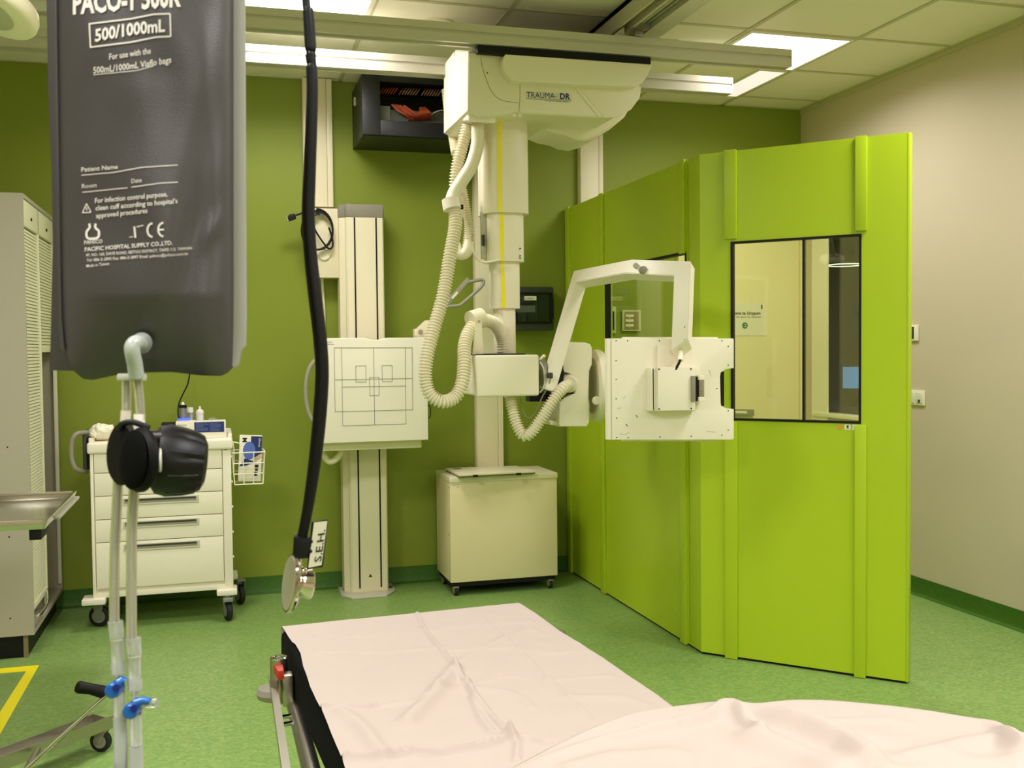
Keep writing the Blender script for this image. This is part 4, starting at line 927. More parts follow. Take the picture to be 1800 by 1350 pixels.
for v in k.data.vertices:
    nz = noise.noise(v.co*28)*0.018+noise.noise(v.co*60)*0.008; v.co += v.co.normalized()*nz
    if v.co.z < 0: v.co.z *= 0.2
k.location.z = ZTOP+0.006
for p_ in k.data.polygons: p_.use_smooth = False
put('black_case', MB().box(A(284, 750, 6.08).x, A(312, 750, 6.08).x, 6.06, 6.15, ZTOP+0.001, A(300, 743, 6.07).z, 0.006), BLK, None, 'small black case on the cart top beside the long glove carton', 'case')
k = empty('charging_handle', V((A(322, 740, 6.12).x, 6.12, ZTOP)), 'grey cylindrical charger with black collar and blue glow on the cart top', 'charger')
bx_ = A(322, 730, 6.12).x
put('body', MB().lathe((bx_, 6.12, ZTOP+0.001), (0, 0, 1), [(0, 0.022), (A(322, 717, 6.12).z-ZTOP, 0.019)], 20), mat('silver_body', (150, 150, 140), 0.35, metal=0.6), k)
put('glow_base', MB().lathe((bx_+0.006, 6.10, ZTOP+0.001), (0, 0, 1), [(0, 0.036), (A(322, 736, 6.1).z-ZTOP, 0.036)], 20), mat('blue_glow', (60, 80, 255), 0.4, emit=0.9), k)
put('collar', MB().lathe((bx_, 6.12, A(322, 717, 6.12).z), (0, 0, 1), [(0, 0.021), (0.014, 0.021), (0.018, 0.015)], 20), BLK, k)
put('tip', MB().lathe((bx_, 6.12, A(322, 712, 6.12).z), (0, 0, 1), [(0, 0.010), (0.01, 0.008), (0.018, 0.004)], 16), WHT2, k)
put('charger_cord', MB().tube(crom([A(334, 655, 6.35), A(330, 675, 6.3), A(322, 692, 6.25), A(315, 708, 6.2), A(313, 725, 6.16), A(316, 741, 6.14)], 7), 0.0042, 8), BLK, None, 'thin black cord running up the green wall from the charger', 'cord')
k = empty('bottle', V((A(334, 735, 6.22).x, 6.22, ZTOP)), 'small bottle with a square white cap on the cart top', 'bottle')
put('body', MB().lathe((A(335, 735, 6.2).x, 6.22, ZTOP+0.001), (0, 0, 1), [(0, 0.02), (0.05, 0.02), (0.07, 0.012), (A(334, 724, 6.2).z-ZTOP, 0.012)], 18), mat('clear_grey_plastic', (176, 178, 170), 0.2), k)
put('cap', MB().lathe((A(334, 735, 6.2).x, 6.22, A(334, 725, 6.22).z), (0, 0, 1), [(0, 0.019), (0.030, 0.019)], 18), WHT2, k)
k = empty('squeeze_bottle', V((A(351, 735, 6.22).x, 6.22, ZTOP)), 'rounded white squeeze bottle with a nozzle at the back of the cart top', 'bottle')
zz = A(351, 728, 6.22).z-ZTOP
put('body', MB().lathe((A(351.5, 735, 6.22).x, 6.22, ZTOP+0.001), (0, 0, 1), [(0, 0.022), (zz, 0.022), (zz+0.002, 0.024), (zz+0.018, 0.022), (zz+0.028, 0.010)], 20), WHT2, k)
put('nozzle', MB().lathe((A(351.5, 735, 6.22).x, 6.22, ZTOP+zz+0.026), (0, 0, 1), [(0, 0.008), (0.014, 0.006), (0.02, 0.006)], 14), WHT2, k)
k = empty('pump_dispenser', V((A(338, 735, 6.03).x, 6.03, ZTOP)), 'low white domed dispenser between the two small bottles on the cart', 'dispenser')
put('dome', MB().sphere((A(343, 740, 6.03).x, 6.03, ZTOP+0.05), 0.043, (1, 0.8, 0.75), 20).box(A(343, 740, 6.03).x-0.028, A(343, 740, 6.03).x+0.028, 6.0, 6.06, ZTOP+0.001, ZTOP+0.05, 0.006), WHT2, k)
put('pump', MB().lathe((A(338, 735, 6.03).x, 6.03, ZTOP+0.073), (0, 0, 1), [(0, 0.008), (0.016, 0.008), (0.017, 0.015), (0.021, 0.015)], 14), WHT2, k)
put('clear_cup', MB().lathe((A(374, 740, 6.2).x, 6.2, ZTOP+0.001), (0, 0, 1), [(0, 0.034), (0.06, 0.04), (0.085, 0.03), (0.095, 0.012)], 22), mat('cloudy_clear_plastic', (190, 200, 160), 0.15, trans=0.6), None, 'upturned clear plastic cup behind the blue panelled carton', 'cup')

# ================================================================ YELLOW TAPE ON THE FLOOR
m = MB()
T = lambda x, y: AZ(x, y, 0.0005)
m.prism([T(-40, 1179), T(69, 1169), T(46, 1180), T(-40, 1187)], (0, 0, 0.0008)).prism([T(69, 1169), T(-110, 1485), T(-150, 1485), T(46, 1180)], (0, 0, 0.0008))
put('floor_tape', m, YEL, None, 'yellow tape outline stuck on the green floor beside the shutter cabinet', 'floor tape')

# ================================================================ INSTRUMENT TABLE (tray, foot with crank)
e = empty('instrument_table', (-0.72, 3.75, 0), 'stainless instrument table with a rimmed tray and a wheeled crank foot', 'instrument table')
tz = 0.915
c0 = AZ(57, 914, tz); c1 = AZ(143, 862, tz); xr_ = (c0.x+c1.x)/2; yn, yf_ = c0.y, c1.y
xl_ = xr_-0.70
put('tray', MB().box(xl_, xr_, yn, yf_, tz-0.034, tz-0.031), STEEL, e)
for a in ((xl_, xr_, yn-0.002, yn+0.003), (xl_, xr_, yf_-0.003, yf_+0.002)): put('tray_rim', MB().box(*a, tz-0.034, tz, 0.001), STEEL, e)
put('tray_rim', MB().prism([V((xr_, yn, tz-0.034)), V((xr_+0.004, yn, tz-0.034)), V((xr_+0.016, yn, tz)), V((xr_+0.006, yn, tz))], (0, yf_-yn, 0)), STEEL, e)
put('tray_rim', MB().box(xl_-0.003, xl_+0.002, yn, yf_, tz-0.034, tz), STEEL, e)
put('edge_frame', MB().box(xr_+0.0, xr_+0.02, yn+0.25, yf_+0.05, tz-0.04, tz-0.03, 0.002), ALU, e)
put('tray_clamp', MB().box(xr_-0.05, xr_-0.01, yn+0.02, yn+0.3, tz-0.075, tz-0.036, 0.004), BLK, e)
px_, py_ = xl_+0.28, 3.55
put('column', MB().cyl((px_, py_, 0.10), (px_, py_, tz-0.035), 0.022, n=24), STEELR, e)
# foot channel
f0 = AZ(-170, 1395, 0.135); f1 = AZ(198, 1257, 0.135)
dd = (f1-f0); dd.z = 0; dd.normalize(); nn = V((-dd.y, dd.x, 0)); hw_ = 0.055
ff = lambda t, s, z: V((f1.x, f1.y, 0))-dd*t+nn*(s)+V((0, 0, z))
Lf = 0.95
def slab(a0, a1, b0, b1, z0, z1): return [ff(a0, b0, z0), ff(a1, b0, z0), ff(a1, b1, z0), ff(a0, b1, z0), ff(a0, b0, z1), ff(a1, b0, z1), ff(a1, b1, z1), ff(a0, b1, z1)]
m = MB().hexa(slab(0, Lf, 0, 2*hw_, 0.088, 0.092)).hexa(slab(0, Lf, -0.004, 0, 0.088, 0.135)).hexa(slab(0, Lf, 2*hw_, 2*hw_+0.004, 0.088, 0.118)).hexa(slab(0, 0.004, 0, 2*hw_, 0.088, 0.120))
put('foot_channel', m, STEELR, e)
cp = AZ(178, 1321, 0)
caster((cp.x, cp.y, 0), 0.041, 0.022, e, GREY, ang=1.15, h=0.088)
cp2 = ff(Lf-0.03, hw_, 0); caster((cp2.x, cp2.y, 0), 0.041, 0.022, e, GREY, ang=1.15, h=0.088)
put('crank_rod', MB().tube(crom([AD(36, 1362, 3.15), AD(100, 1302, 3.50), AD(176, 1233, 4.0), AD(186, 1223, 4.08), AD(187, 1216, 4.10)], 6), 0.0085, 12), CHROME, e)
put('crank_grip', MB().tube([AD(188, 1219, 4.10), AD(184, 1217, 4.10), AD(160, 1211, 4.07), AD(139, 1208, 4.05), AD(135, 1207, 4.05)], [0.020, 0.026, 0.022, 0.025, 0.020], 16), BLK, e)
put('crank_post', MB().tube([AD(30, 1385, 3.12), AD(66, 1318, 3.55)], 0.012, 12), STEELR, e)

# ================================================================ STRETCHER
GZ = 0.78
gA = AZ(497, 1101, GZ); gB = AZ(607, 1350, GZ); gC = AZ(928, 1058, GZ); gD = AZ(1160, 1243, GZ)
e = empty('stretcher', (0.5, 1.9, 0), 'hospital stretcher with a thick black mattress and steel side rails', 'stretcher')
gx = (gC-gA); gx.z = 0; Wg = gx.length; gx.normalize(); gy = V((gx.y, -gx.x, 0))   # gy points towards the viewer
G = lambda a, b, z: V((gA.x, gA.y, 0))+gx*a+gy*b+V((0, 0, z))
def gbox(m, a0, a1, b0, b1, z0, z1, bev=0.0):
    return m.hexa([G(a0, b0, z0), G(a1, b0, z0), G(a1, b1, z0), G(a0, b1, z0), G(a0, b0, z1), G(a1, b0, z1), G(a1, b1, z1), G(a0, b1, z1)], bev, 3)
put('mattress', gbox(MB(), -0.008, Wg-0.012, 0.012, 1.95, 0.665, GZ-0.006, 0.018), mat('black_mattress_cover', (5, 5, 5), 0.8, spec=0.08), e)
put('bed_board', gbox(MB(), 0.02, Wg-0.03, 0.03, 1.95, 0.635, 0.665, 0.005), DGREY, e)
def P_(x, y, z): return AZ(x, y, z)
rl0, rl1 = P_(510, 1208, 0.655), P_(546, 1350, 0.655)
rd = (rl1-rl0).normalized()
put('side_tube', MB().cyl(rl0, rl0+rd*1.5, 0.019, n=20), STEELR, e)
rf0, rf1 = P_(478, 1188, 0.70), P_(502, 1350, 0.70); rfd = (rf1-rf0).normalized(); rs_ = rfd.cross(V((0, 0, 1))).normalized()
put('drop_rail_bar', MB().sweep([rf0, rf0+rfd*1.4], [rs_*0.008+V((0, 0, 0.012)), -rs_*0.008+V((0, 0, 0.012)), -rs_*0.008-V((0, 0, 0.012)), rs_*0.008-V((0, 0, 0.012))]), STEELR, e)
for y in (1259, 1272): put('cross_link', MB().cyl(P_(493, y+2, 0.67), P_(545, y-5, 0.65), 0.0055, n=12), CHROME, e)
pp = P_(490, 1157, 0.76)
put('corner_post', MB().lathe((pp.x, pp.y, 0.655), (0, 0, 1), [(0, 0.021), (0.105, 0.021)], 24).box(pp.x-0.001, pp.x+0.001, pp.y-0.001, pp.y+0.001, 0.66, 0.661), STEELR, e)
put('post_ring', MB().tube([V((pp.x+0.017*math.cos(a), pp.y+0.017*math.sin(a), 0.761)) for a in [2*PI*i/24 for i in range(24)]], 0.004, 8, closed=True), CHROME, e)
put('post_socket', MB().disc((pp.x, pp.y, 0.757), (0, 0, 1), 0.0135, 0.0045, 20), BLK, e)
pb = P_(483, 1208, 0.66)
put('corner_bumper', MB().lathe((pb.x, pb.y, 0.63), (0, 0, 1), [(0, 0.030), (0.006, 0.042), (0.018, 0.046), (0.03, 0.040), (0.034, 0.024)], 28), GREY, e)
rp = P_(491, 1166, 0.745)
put('release_lever', MB().prism([P_(480, 1167, 0.75), P_(496, 1164, 0.75), P_(499, 1178, 0.75), P_(489, 1180, 0.75)], (0, 0, -0.022), 0.002), mat('red_lever', (176, 52, 30), 0.45), e)
put('lever_mount', MB().box(rp.x+0.003, rp.x+0.028, rp.y-0.07, rp.y-0.03, 0.66, 0.735, 0.004), STEELR, e)
put('mount_block', MB().box(rp.x+0.03, rp.x+0.062, rp.y-0.06, rp.y+0.0, 0.665, 0.74, 0.004), BLK, e)
put('red_catch', gbox(MB(), -0.035, 0.0, 0.62, 0.72, 0.60, 0.625, 0.003), mat('dark_red_plastic', (110, 24, 20), 0.5), e)
pr = P_(985, 1107, 0.74)
put('corner_post', MB().lathe((pr.x, pr.y, 0.62), (0, 0, 1), [(0, 0.014), (0.118, 0.014)], 20), STEELR, e)
put('under_frame', gbox(gbox(MB(), 0.03, 0.07, 0.05, 1.9, 0.585, 0.634, 0.004), Wg-0.09, Wg-0.05, 0.05, 1.9, 0.585, 0.634, 0.004), STEELR, e)
put('base_cover', gbox(MB(), 0.12, Wg-0.12, 0.25, 1.75, 0.16, 0.28, 0.02), mat('pale_grey_shell', (168, 166, 156), 0.5), e)
for b_ in (0.5, 1.4): put('lift_column', gbox(MB(), Wg/2-0.06, Wg/2+0.06, b_-0.06, b_+0.06, 0.28, 0.636, 0.01), DGREY, e)
for a_, b_ in ((0.15, 0.3), (Wg-0.15, 0.3), (0.15, 1.7), (Wg-0.15, 1.7)):
    q_ = G(a_, b_, 0); caster((q_.x, q_.y, 0), 0.07, 0.035, e, GC, h=0.162)

# bed sheet over the mattress
LEFT = [(494, 1100), (500, 1107), (513, 1127), (519, 1131), (528, 1148), (533, 1170), (545, 1206), (556, 1228), (568, 1252), (574, 1268), (588, 1300), (600, 1330), (607, 1350)]
Lloc = []
for x, y in LEFT:
    p_ = AZ(x, y, GZ)-V((gA.x, gA.y, 0)); Lloc.append((p_.dot(gy), p_.dot(gx)))
def left_edge(b):
    if b <= Lloc[0][0]: return Lloc[0][1]
    for (b0, a0), (b1, a1) in zip(Lloc, Lloc[1:]):
        if b <= b1: return a0+(a1-a0)*(b-b0)/max(b1-b0, 1e-6)
    return Lloc[-1][1]+0.04*(b-Lloc[-1][0])
def loc_px(x, y, z=GZ): p_ = AZ(x, y, z)-V((gA.x, gA.y, 0)); return (p_.dot(gx), p_.dot(gy))
def z3(x, y): return (600+x/3.0, 1030+y/3.0)
CREASES = [  # polyline in photo pixels, height, width
    ([z3(385, 110), z3(440, 235), z3(520, 330), z3(600, 430)], 0.0022, 0.007), ([z3(600, 430), z3(660, 515), z3(720, 600), z3(810, 710), z3(900, 800)], 0.0035, 0.009),
    ([z3(740, 165), z3(950, 350), z3(1120, 510), z3(1330, 710)], 0.0010, 0.005),
    ([z3(-140, 265), z3(80, 265), z3(430, 238), z3(780, 205), z3(1000, 190)], 0.0022, 0.007),
    ([z3(-120, 345), z3(200, 350), z3(500, 325)], 0.0010, 0.012), ([z3(510, 345), z3(760, 335), z3(880, 330), z3(1100, 360), z3(1300, 350)], 0.0014, 0.012),
    ([z3(-200, 655), z3(0, 635), z3(180, 640)], 0.0034, 0.008), ([z3(180, 640), z3(440, 600)], 0.0016, 0.012),
    ([z3(600, 425), z3(700, 350), z3(840, 285), z3(1000, 230)], 0.0018, 0.018), ([z3(350, 720), z3(480, 590), z3(600, 440)], 0.005, 0.026),
    ([z3(500, 550), z3(660, 520), z3(850, 470), z3(940, 465), z3(1090, 500)], 0.0028, 0.010), ([z3(1090, 500), z3(1200, 490), z3(1420, 480)], 0.0012, 0.012),
    ([z3(20, 910), z3(210, 912), z3(380, 870), z3(540, 890), z3(700, 865), z3(890, 810)], 0.0050, 0.010), ([z3(900, 815), z3(930, 840), z3(925, 930)], 0.003, 0.010),
    ([z3(890, 815), z3(1000, 810), z3(1080, 840), z3(1200, 820)], 0.0035, 0.014), ([z3(700, 540), z3(860, 560), z3(960, 590), z3(1000, 640)], 0.0014, 0.016),
    ([z3(0, 660), z3(120, 760), z3(190, 850), z3(220, 915)], 0.003, 0.022), ([z3(1200, 590), z3(1500, 590), z3(1600, 620)], 0.0014, 0.020),
    ([z3(690, 590), z3(740, 700), z3(800, 780), z3(900, 820)], 0.003, 0.012)]
CL = [([loc_px(*p_) for p_ in pl], h_, wd) for pl, h_, wd in CREASES]
def pl_dist(pt, pl):
    best = 9.0; end = 1.0
    for (x0, y0), (x1, y1) in zip(pl, pl[1:]):
        dx, dy_ = x1-x0, y1-y0; L2 = dx*dx+dy_*dy_; t = ((pt[0]-x0)*dx+(pt[1]-y0)*dy_)/L2 if L2 > 0 else 0
        t = max(0, min(1, t)); dd_ = math.hypot(pt[0]-x0-t*dx, pt[1]-y0-t*dy_)
        if dd_ < best: best = dd_
    return best
def sheet_h(a, b):
    h_ = 0.0
    for pl, hh, wd in CL:
        dd_ = pl_dist((a, b), pl); wd = wd*0.75
        if dd_ < wd*3: h_ += 3.0*hh*math.exp(-(dd_/wd)**2)
    h_ += 0.0035*noise.noise(V((a*7, b*9, 1.3)))+0.0018*noise.noise(V((a*26, b*17, 4.1)))
    return h_
W1 = Wg-0.012; DR_, DF = 0.13, 0.12
def sheet_pt(u, v):
    b = -DF+(1.35+DF)*v
    al = left_edge(max(b, 0)); ar = W1+DR_; a = al+(ar-al)*u
    bb = max(b, 0.0); over = max(0.0, -b); rr = 0.02
    # round over the right side and the far end
    za = 0.0; aa = a
    if a > W1-rr:
        t = a-(W1-rr); ang = min(t/rr, PI/2); aa = W1-rr+rr*math.sin(ang); za = -rr*(1-math.cos(ang))-max(0, t-rr*PI/2)
        aa += max(0, t-rr*PI/2)*(0.16+0.10*math.sin(b*17+1))+0.006*max(0, t-0.02)*20*math.sin(b*23)*0.3
    zb2 = 0.0; b2 = bb
    if over > 0:
        t = over; ang = min(t/rr, PI/2); b2 = -rr*math.sin(ang)*0.6; zb2 = -rr*(1-math.cos(ang))-max(0, t-rr*PI/2); b2 -= max(0, t-0.03)*(0.15+0.1*math.sin(a*21))
    cr = 0.0
    if a > W1-0.02 and b < 0.08: cr = (a-W1+0.02)*0.35
    h_ = sheet_h(a, bb) if over == 0 and za > -0.01 else 0.0
    z = GZ+h_+min(za, 0)+zb2 if not (za < 0 and zb2 < 0) else GZ+min(za, zb2)
    return G(aa, b2+cr*0.4, z)
put('bed_sheet', MB().grid(sheet_pt, 190, 300), SHEET, None, 'white creased sheet spread flat over the far half of the stretcher', 'sheet', smooth=80, recalc=False)

# raised, bunched sheet over the near end of the stretcher
BZ = 0.93
RIDGE = [(880, 1362), (907, 1348), (960, 1320), (1000, 1300), (1050, 1277), (1113, 1254), (1160, 1245), (1200, 1240), (1250, 1234), (1290, 1232), (1330, 1236), (1370, 1232), (1400, 1230), (1460, 1231), (1520, 1236), (1580, 1242), (1640, 1250), (1700, 1260), (1745, 1266), (1762, 1272), (1775, 1281), (1800, 1287), (1860, 1300), (1960, 1330)]
RP = [AZ(x, y, BZ) for x, y in RIDGE]
RS = crom(RP, 8); RS = resample(RS, 0.006)
NB = len(RS)
near0, near1 = V((0.22, 0.72, BZ)), V((1.12, 0.62, BZ))
FOLDS = [([(870, 1372), (960, 1330), (1050, 1302), (1150, 1280), (1230, 1262), (1278, 1246)], 0.010, 0.012), ([(1262, 1240), (1330, 1262), (1420, 1290), (1490, 1318), (1530, 1352)], 0.018, 0.026),
         ([(1275, 1240), (1245, 1262), (1200, 1275)], 0.006, 0.007), ([(1290, 1245), (1310, 1275), (1340, 1295)], 0.006, 0.009), ([(1330, 1300), (1420, 1330), (1470, 1360)], 0.010, 0.03),
         ([(1600, 1330), (1700, 1300), (1760, 1290), (1800, 1330)], 0.006, 0.02), ([(1440, 1262), (1560, 1258), (1600, 1266)], 0.003, 0.010), ([(1000, 1345), (1090, 1330), (1200, 1325)], 0.004, 0.02),
         ([(1745, 1268), (1770, 1300), (1800, 1318)], 0.010, 0.012), ([(1280, 1236), (1240, 1236), (1200, 1252)], 0.006, 0.006), ([(1600, 1370), (1680, 1330), (1780, 1340)], 0.006, 0.03)]
FL = [([(AZ(x, y, BZ).x, AZ(x, y, BZ).y) for x, y in pl], h_, wd) for pl, h_, wd in FOLDS]
def blanket_pt(u, v):
    i = min(int(u*(NB-1)), NB-1); p_ = RS[i]; tn = (RS[min(i+3, NB-1)]-RS[max(i-3, 0)]).normalized(); out_ = V((-tn.y, tn.x, 0))
    if out_.y < 0: out_ = -out_
    nr = near0.lerp(near1, u)
    if v < 0.25:
        t = (0.25-v)/0.25; ang = t*PI/2
        drop = 0.125 if p_.x < 0.84 else 0.24
        return p_+out_*(0.045*math.sin(min(ang*1.2, PI/2)))+V((0, 0, -drop*t**1.5-0.0))
    t = (v-0.25)/0.75; q_ = p_.lerp(nr, t)
    dz = 0.0
    for pl, hh, wd in FL:
        dd_ = pl_dist((q_.x, q_.y), pl)
        if dd_ < wd*3: dz += 2.0*hh*math.exp(-(dd_/wd)**2)
    fade = min(1.0, t*7)
    dz = dz*fade + fade*(0.009*noise.noise(V((q_.x*6, q_.y*8, 3.3)))+0.003*noise.noise(V((q_.x*22, q_.y*15, 7.7)))) - 0.004*min(1.0, t*12)
    return V((q_.x, q_.y, BZ+dz-0.06*t*t*0.3))
put('draped_sheet', MB().grid(blanket_pt, 260, 150), SHEET, None, 'bunched white sheet raised over the near end of the stretcher', 'sheet', smooth=80, recalc=False)
e = bpy.data.objects['stretcher']
put('backrest', gbox(MB(), 0.05, Wg-0.04, 1.60, 2.10, 0.79, 0.86, 0.02), MATS['black_mattress_cover'], e)
# ================================================================ HANGING PRESSURE BAG (close to the viewer)
def edgeL(y): return 82+ (y/640.0)*8 + 3*math.sin(y/120.0)
def lerp_tab(tab, t):
    if t <= tab[0][0]: return tab[0][1]
    for (a, x), (b, y_) in zip(tab, tab[1:]):
        if t <= b: return x+(y_-x)*(t-a)/(b-a)
    return tab[-1][1]
BD = 0.86
e = empty('pressure_bag', AD(260, 640, BD), 'large grey pressure infusion bag with white print hanging close to the viewer', 'infusion bag')
BAG = mat('grey_coated_fabric', (58, 54, 56), 0.38, spec=0.65, bump=0.12, bscale=900, var=0.06, vscale=9)
FLT = [(-160, 100), (0, 100), (300, 104), (500, 108), (600, 112), (650, 124), (666, 134)]
FRT = [(-160, 432), (0, 430), (300, 431), (450, 433), (560, 432), (610, 430), (616, 422), (640, 421), (652, 414), (660, 404)]
def bulge(s, y):
    k = max(0.0, 1-(2*s-1)**2)**0.55; end = min(1.0, max(0.0, (668-y)/150.0))**0.6
    return 0.030*k*end
def bag_pt(px, py, off=0.0):
    xl, xr = 100+py*0.012, 412
    s = (px-xl)/(xr-xl); s = max(0.0, min(1.0, s))
    wr = 0.0035*noise.noise(V((px*0.012, py*0.007, 2.0)))+0.0045*math.exp(-((px-352+0.14*(py-300))/26.0)**2)*math.exp(-((py-420)/170.0)**2)*-1
    wr += 0.003*math.exp(-(((px-375)+(py-400)*0.5)/16.0)**2-((py-402)/34.0)**2)
    wr *= min(1.0, s*6)*min(1.0, (1-s)*6)
    return AD(px, py, BD-bulge(s, py)-wr-off)
BOT = [(0.0, 650), (0.04, 666), (0.10, 668), (0.25, 660), (0.45, 655), (0.62, 654), (0.80, 660), (0.93, 661), (0.97, 656), (1.0, 645)]
def front(u, v):
    yb3 = lerp_tab(BOT, u); y = -160+(yb3+160)*v
    xl = 98+0.018*max(y, 0) + (22*max(0, (y-590)/70.0)**1.5 if y > 590 else 0); xr = 412 - (6*max(0, (y-640)/25.0) if y > 640 else 0)
    return bag_pt(xl+(xr-xl)*u, y)
def back(u, v):
    yb3 = lerp_tab(BOT, u); y = -160+(yb3+160)*v
    xl = 98+0.018*max(y, 0) + (22*max(0, (y-590)/70.0)**1.5 if y > 590 else 0); xr = 412 - (6*max(0, (y-640)/25.0) if y > 640 else 0)
    return AD(xl+(xr-xl)*u, y, BD+0.001+bulge(u, y)*0.9)
put('bladder_front', MB().grid(front, 70, 110), BAG, e, smooth=70, recalc=False)
put('bladder_back', MB().grid(back, 40, 60), BAG, e, smooth=70, recalc=False)
ms = MB().prism([AD(x, y, BD-0.002) for x, y in [(405, -160), (431, -160), (430, 0), (431, 300), (432, 560), (431, 608), (424, 616), (420, 640), (412, 648), (404, 640)]], fwd*0.004, 0.001)
put('side_seam', ms, mat('pale_grey_fabric', (148, 146, 140), 0.5), e)
put('back_flap', MB().prism([AD(x, y, BD+0.006) for x, y in [(80, -160), (81, 0), (84, 150), (90, 300), (92, 420), (90, 520), (87, 651), (130, 652), (150, 640), (130, -160)]], fwd*0.004, 0.001), BAG, e)
put('seam_fold', MB().tube([AD(x, y, BD-0.006) for x, y in [(97, -160), (97, 0), (100, 200), (103, 400), (106, 560), (111, 615)]], 0.0016, 8), BAG, e)
PR = mat('white_fabric_print', (206, 200, 194), 0.7)
def bmap(x0, y0, x1, y1, curve=0.0, xs=1.0):
    L_ = math.hypot(x1-x0, y1-y0); c_, s_ = (x1-x0)/L_, (y1-y0)/L_
    def fn(u, v):
        t = u/L_; x = x0+u*c_; y = y0+u*s_ - v + curve*math.sin(PI*t); return bag_pt(x, y, 0.0007)
    return fn, L_
def bt(m, s_, x0, y0, x1, y1, h, bold=0.0, curve=0.0):
    fn, L_ = bmap(x0, y0, x1, y1, curve); m.text(s_, fn, h, width=L_, bold=bold)
def bline(m, pts, w_=1.3):
    P = []
    for (x0, y0), (x1, y1) in zip(pts, pts[1:]):
        for i in range(6): P.append((x0+(x1-x0)*i/6, y0+(y1-y0)*i/6))
    P.append(pts[-1]); top = [bag_pt(x, y-w_/2, 0.0007) for x, y in P]; bot = [bag_pt(x, y+w_/2, 0.0007) for x, y in P]
    for i in range(len(P)-1):
        (xa_, ya_), (xb_, yb4) = P[i], P[i+1]; L_ = math.hypot(xb_-xa_, yb4-ya_) or 1; nx, ny = -(yb4-ya_)/L_*w_/2, (xb_-xa_)/L_*w_/2
        m.bm.faces.new([m.bm.verts.new(bag_pt(*q_, 0.0007)) for q_ in ((xa_-nx, ya_-ny), (xb_-nx, yb4-ny), (xb_+nx, yb4+ny), (xa_+nx, ya_+ny))])
m = MB()
bt(m, 'PACO-1 500R', 128, 24, 318, 10, 36, 0.035, 0.0)
bt(m, '500/1000mL', 167, 73, 290, 55, 21, 0.03, -2)
bline(m, [(156, 42), (230, 33), (270, 25), (299, 24)], 2.6); bline(m, [(158, 83), (230, 74), (275, 65), (300, 64)], 2.6); bline(m, [(157, 42), (159, 83)], 2.6); bline(m, [(299, 24), (300, 64)], 2.6)
bt(m, 'For use with the', 192, 105, 265, 94, 10.5, 0.01)
bt(m, '500mL/1000mL Viaflo bags', 164, 129, 301, 110, 11, 0.012, 1.5); bline(m, [(164, 131.5), (240, 124), (270, 116)], 1.2)
put('upper_lettering', m, PR, e, recalc=False)
m = MB()
bt(m, 'Patient Name', 143, 302, 207, 296.5, 7.5, 0.01); bline(m, [(143, 308), (200, 303), (250, 294), (312, 290)], 1.4)
bt(m, 'Room', 144, 331, 170, 329, 7.5); bline(m, [(145, 338), (224, 330)], 1.4)
bt(m, 'Date', 231, 322, 249, 320, 7.5); bline(m, [(231, 329), (280, 322), (313, 320)], 1.4)
bt(m, 'For infection control purpose,', 167, 357, 294, 345, 8.5, 0.012); bt(m, 'clean cuff according to hospital’s', 168, 370, 312, 357, 8.5, 0.012); bt(m, 'approved procedures', 169, 383.5, 259, 374, 8.5, 0.012)
bline(m, [(152, 358), (145, 374)], 1.6); bline(m, [(145, 374), (160, 373)], 1.6); bline(m, [(160, 373), (152, 358)], 1.6); bline(m, [(152, 364), (152.5, 370)], 1.6)
put('middle_lettering', m, PR, e, recalc=False)
m = MB()
bline(m, [(157, 393), (158, 400), (152, 407), (152, 416), (156, 420), (170, 419), (174, 415), (174, 406), (167, 400), (168, 393)], 4.0)
put('flask_emblem', m, PR, e, recalc=False)
m = MB()
for cx_, wd in ((268, 10), (287, 10)):
    bline(m, [(cx_+wd*math.cos(a)*0.9, 404.5+12*math.sin(a)-(cx_-268)*0.05) for a in [math.radians(270-i*22.5) for i in range(9)]], 3.4)
bline(m, [(278, 404), (288, 403.5)], 3.0)
bline(m, [(236, 398), (238, 418)], 3.4); bline(m, [(240, 399), (252, 396)], 1.6); bline(m, [(227, 417), (234, 416)], 1.2)
put('approval_mark', m, PR, e, recalc=False)
m = MB()
bt(m, 'PAHSCO', 148, 429.5, 180, 427, 6.5, 0.012); bt(m, 'PACIFIC HOSPITAL SUPPLY CO.,LTD.', 149, 442, 303, 430, 7, 0.015)
bt(m, '4F, NO. 160, DAYE ROAD, BEITOU DISTRICT, TAIPEI 112, TAIWAN', 151, 451, 337, 438.5, 5, 0.006); bt(m, 'Tel: 886-2-2895 Fax: 886-2-2897 Email: pahsco@pahsco.com.tw', 152, 460, 331, 448, 5, 0.006); bt(m, 'Made in Taiwan', 152, 470, 192, 465.5, 5, 0.006)
put('lower_lettering', m, PR, e, recalc=False)

# ---- tubing set with clamp and stopcocks
TUBE = mat('clear_vinyl_tube', (240, 240, 228), 0.08, trans=0.92, spec=0.6)
TUBS = mat('milky_vinyl', (214, 216, 200), 0.25, trans=0.35)
CLR = mat('clear_connector', (226, 230, 228), 0.18, trans=0.7)
BLU = mat('blue_stopcock', (18, 86, 160), 0.3)
TD = 0.83
e = empty('infusion_tubing', AD(225, 900, TD), 'pair of clear infusion tubes with blue stopcocks hanging from the grey bag', 'tubing')
T3 = lambda l, d=TD: [AD(x, y, (q_[0] if q_ else d)) for x, y, *q_ in l]
put('elbow', MB().tube(crom(T3([(249, 604, 0.832), (240, 602, 0.822), (233, 608, 0.818), (233, 620, 0.818), (237, 640, 0.822), (240, 662, 0.826)]), 6), [0.0062]*31, 16), mat('frosted_elbow', (196, 202, 196), 0.2, trans=0.4), e)
put('elbow_port', MB().lathe(AD(249, 603, 0.835), -fwd, [(0, 0.0088), (0.004, 0.0080), (0.008, 0.006)], 22), mat('smoky_port', (120, 124, 122), 0.2), e)
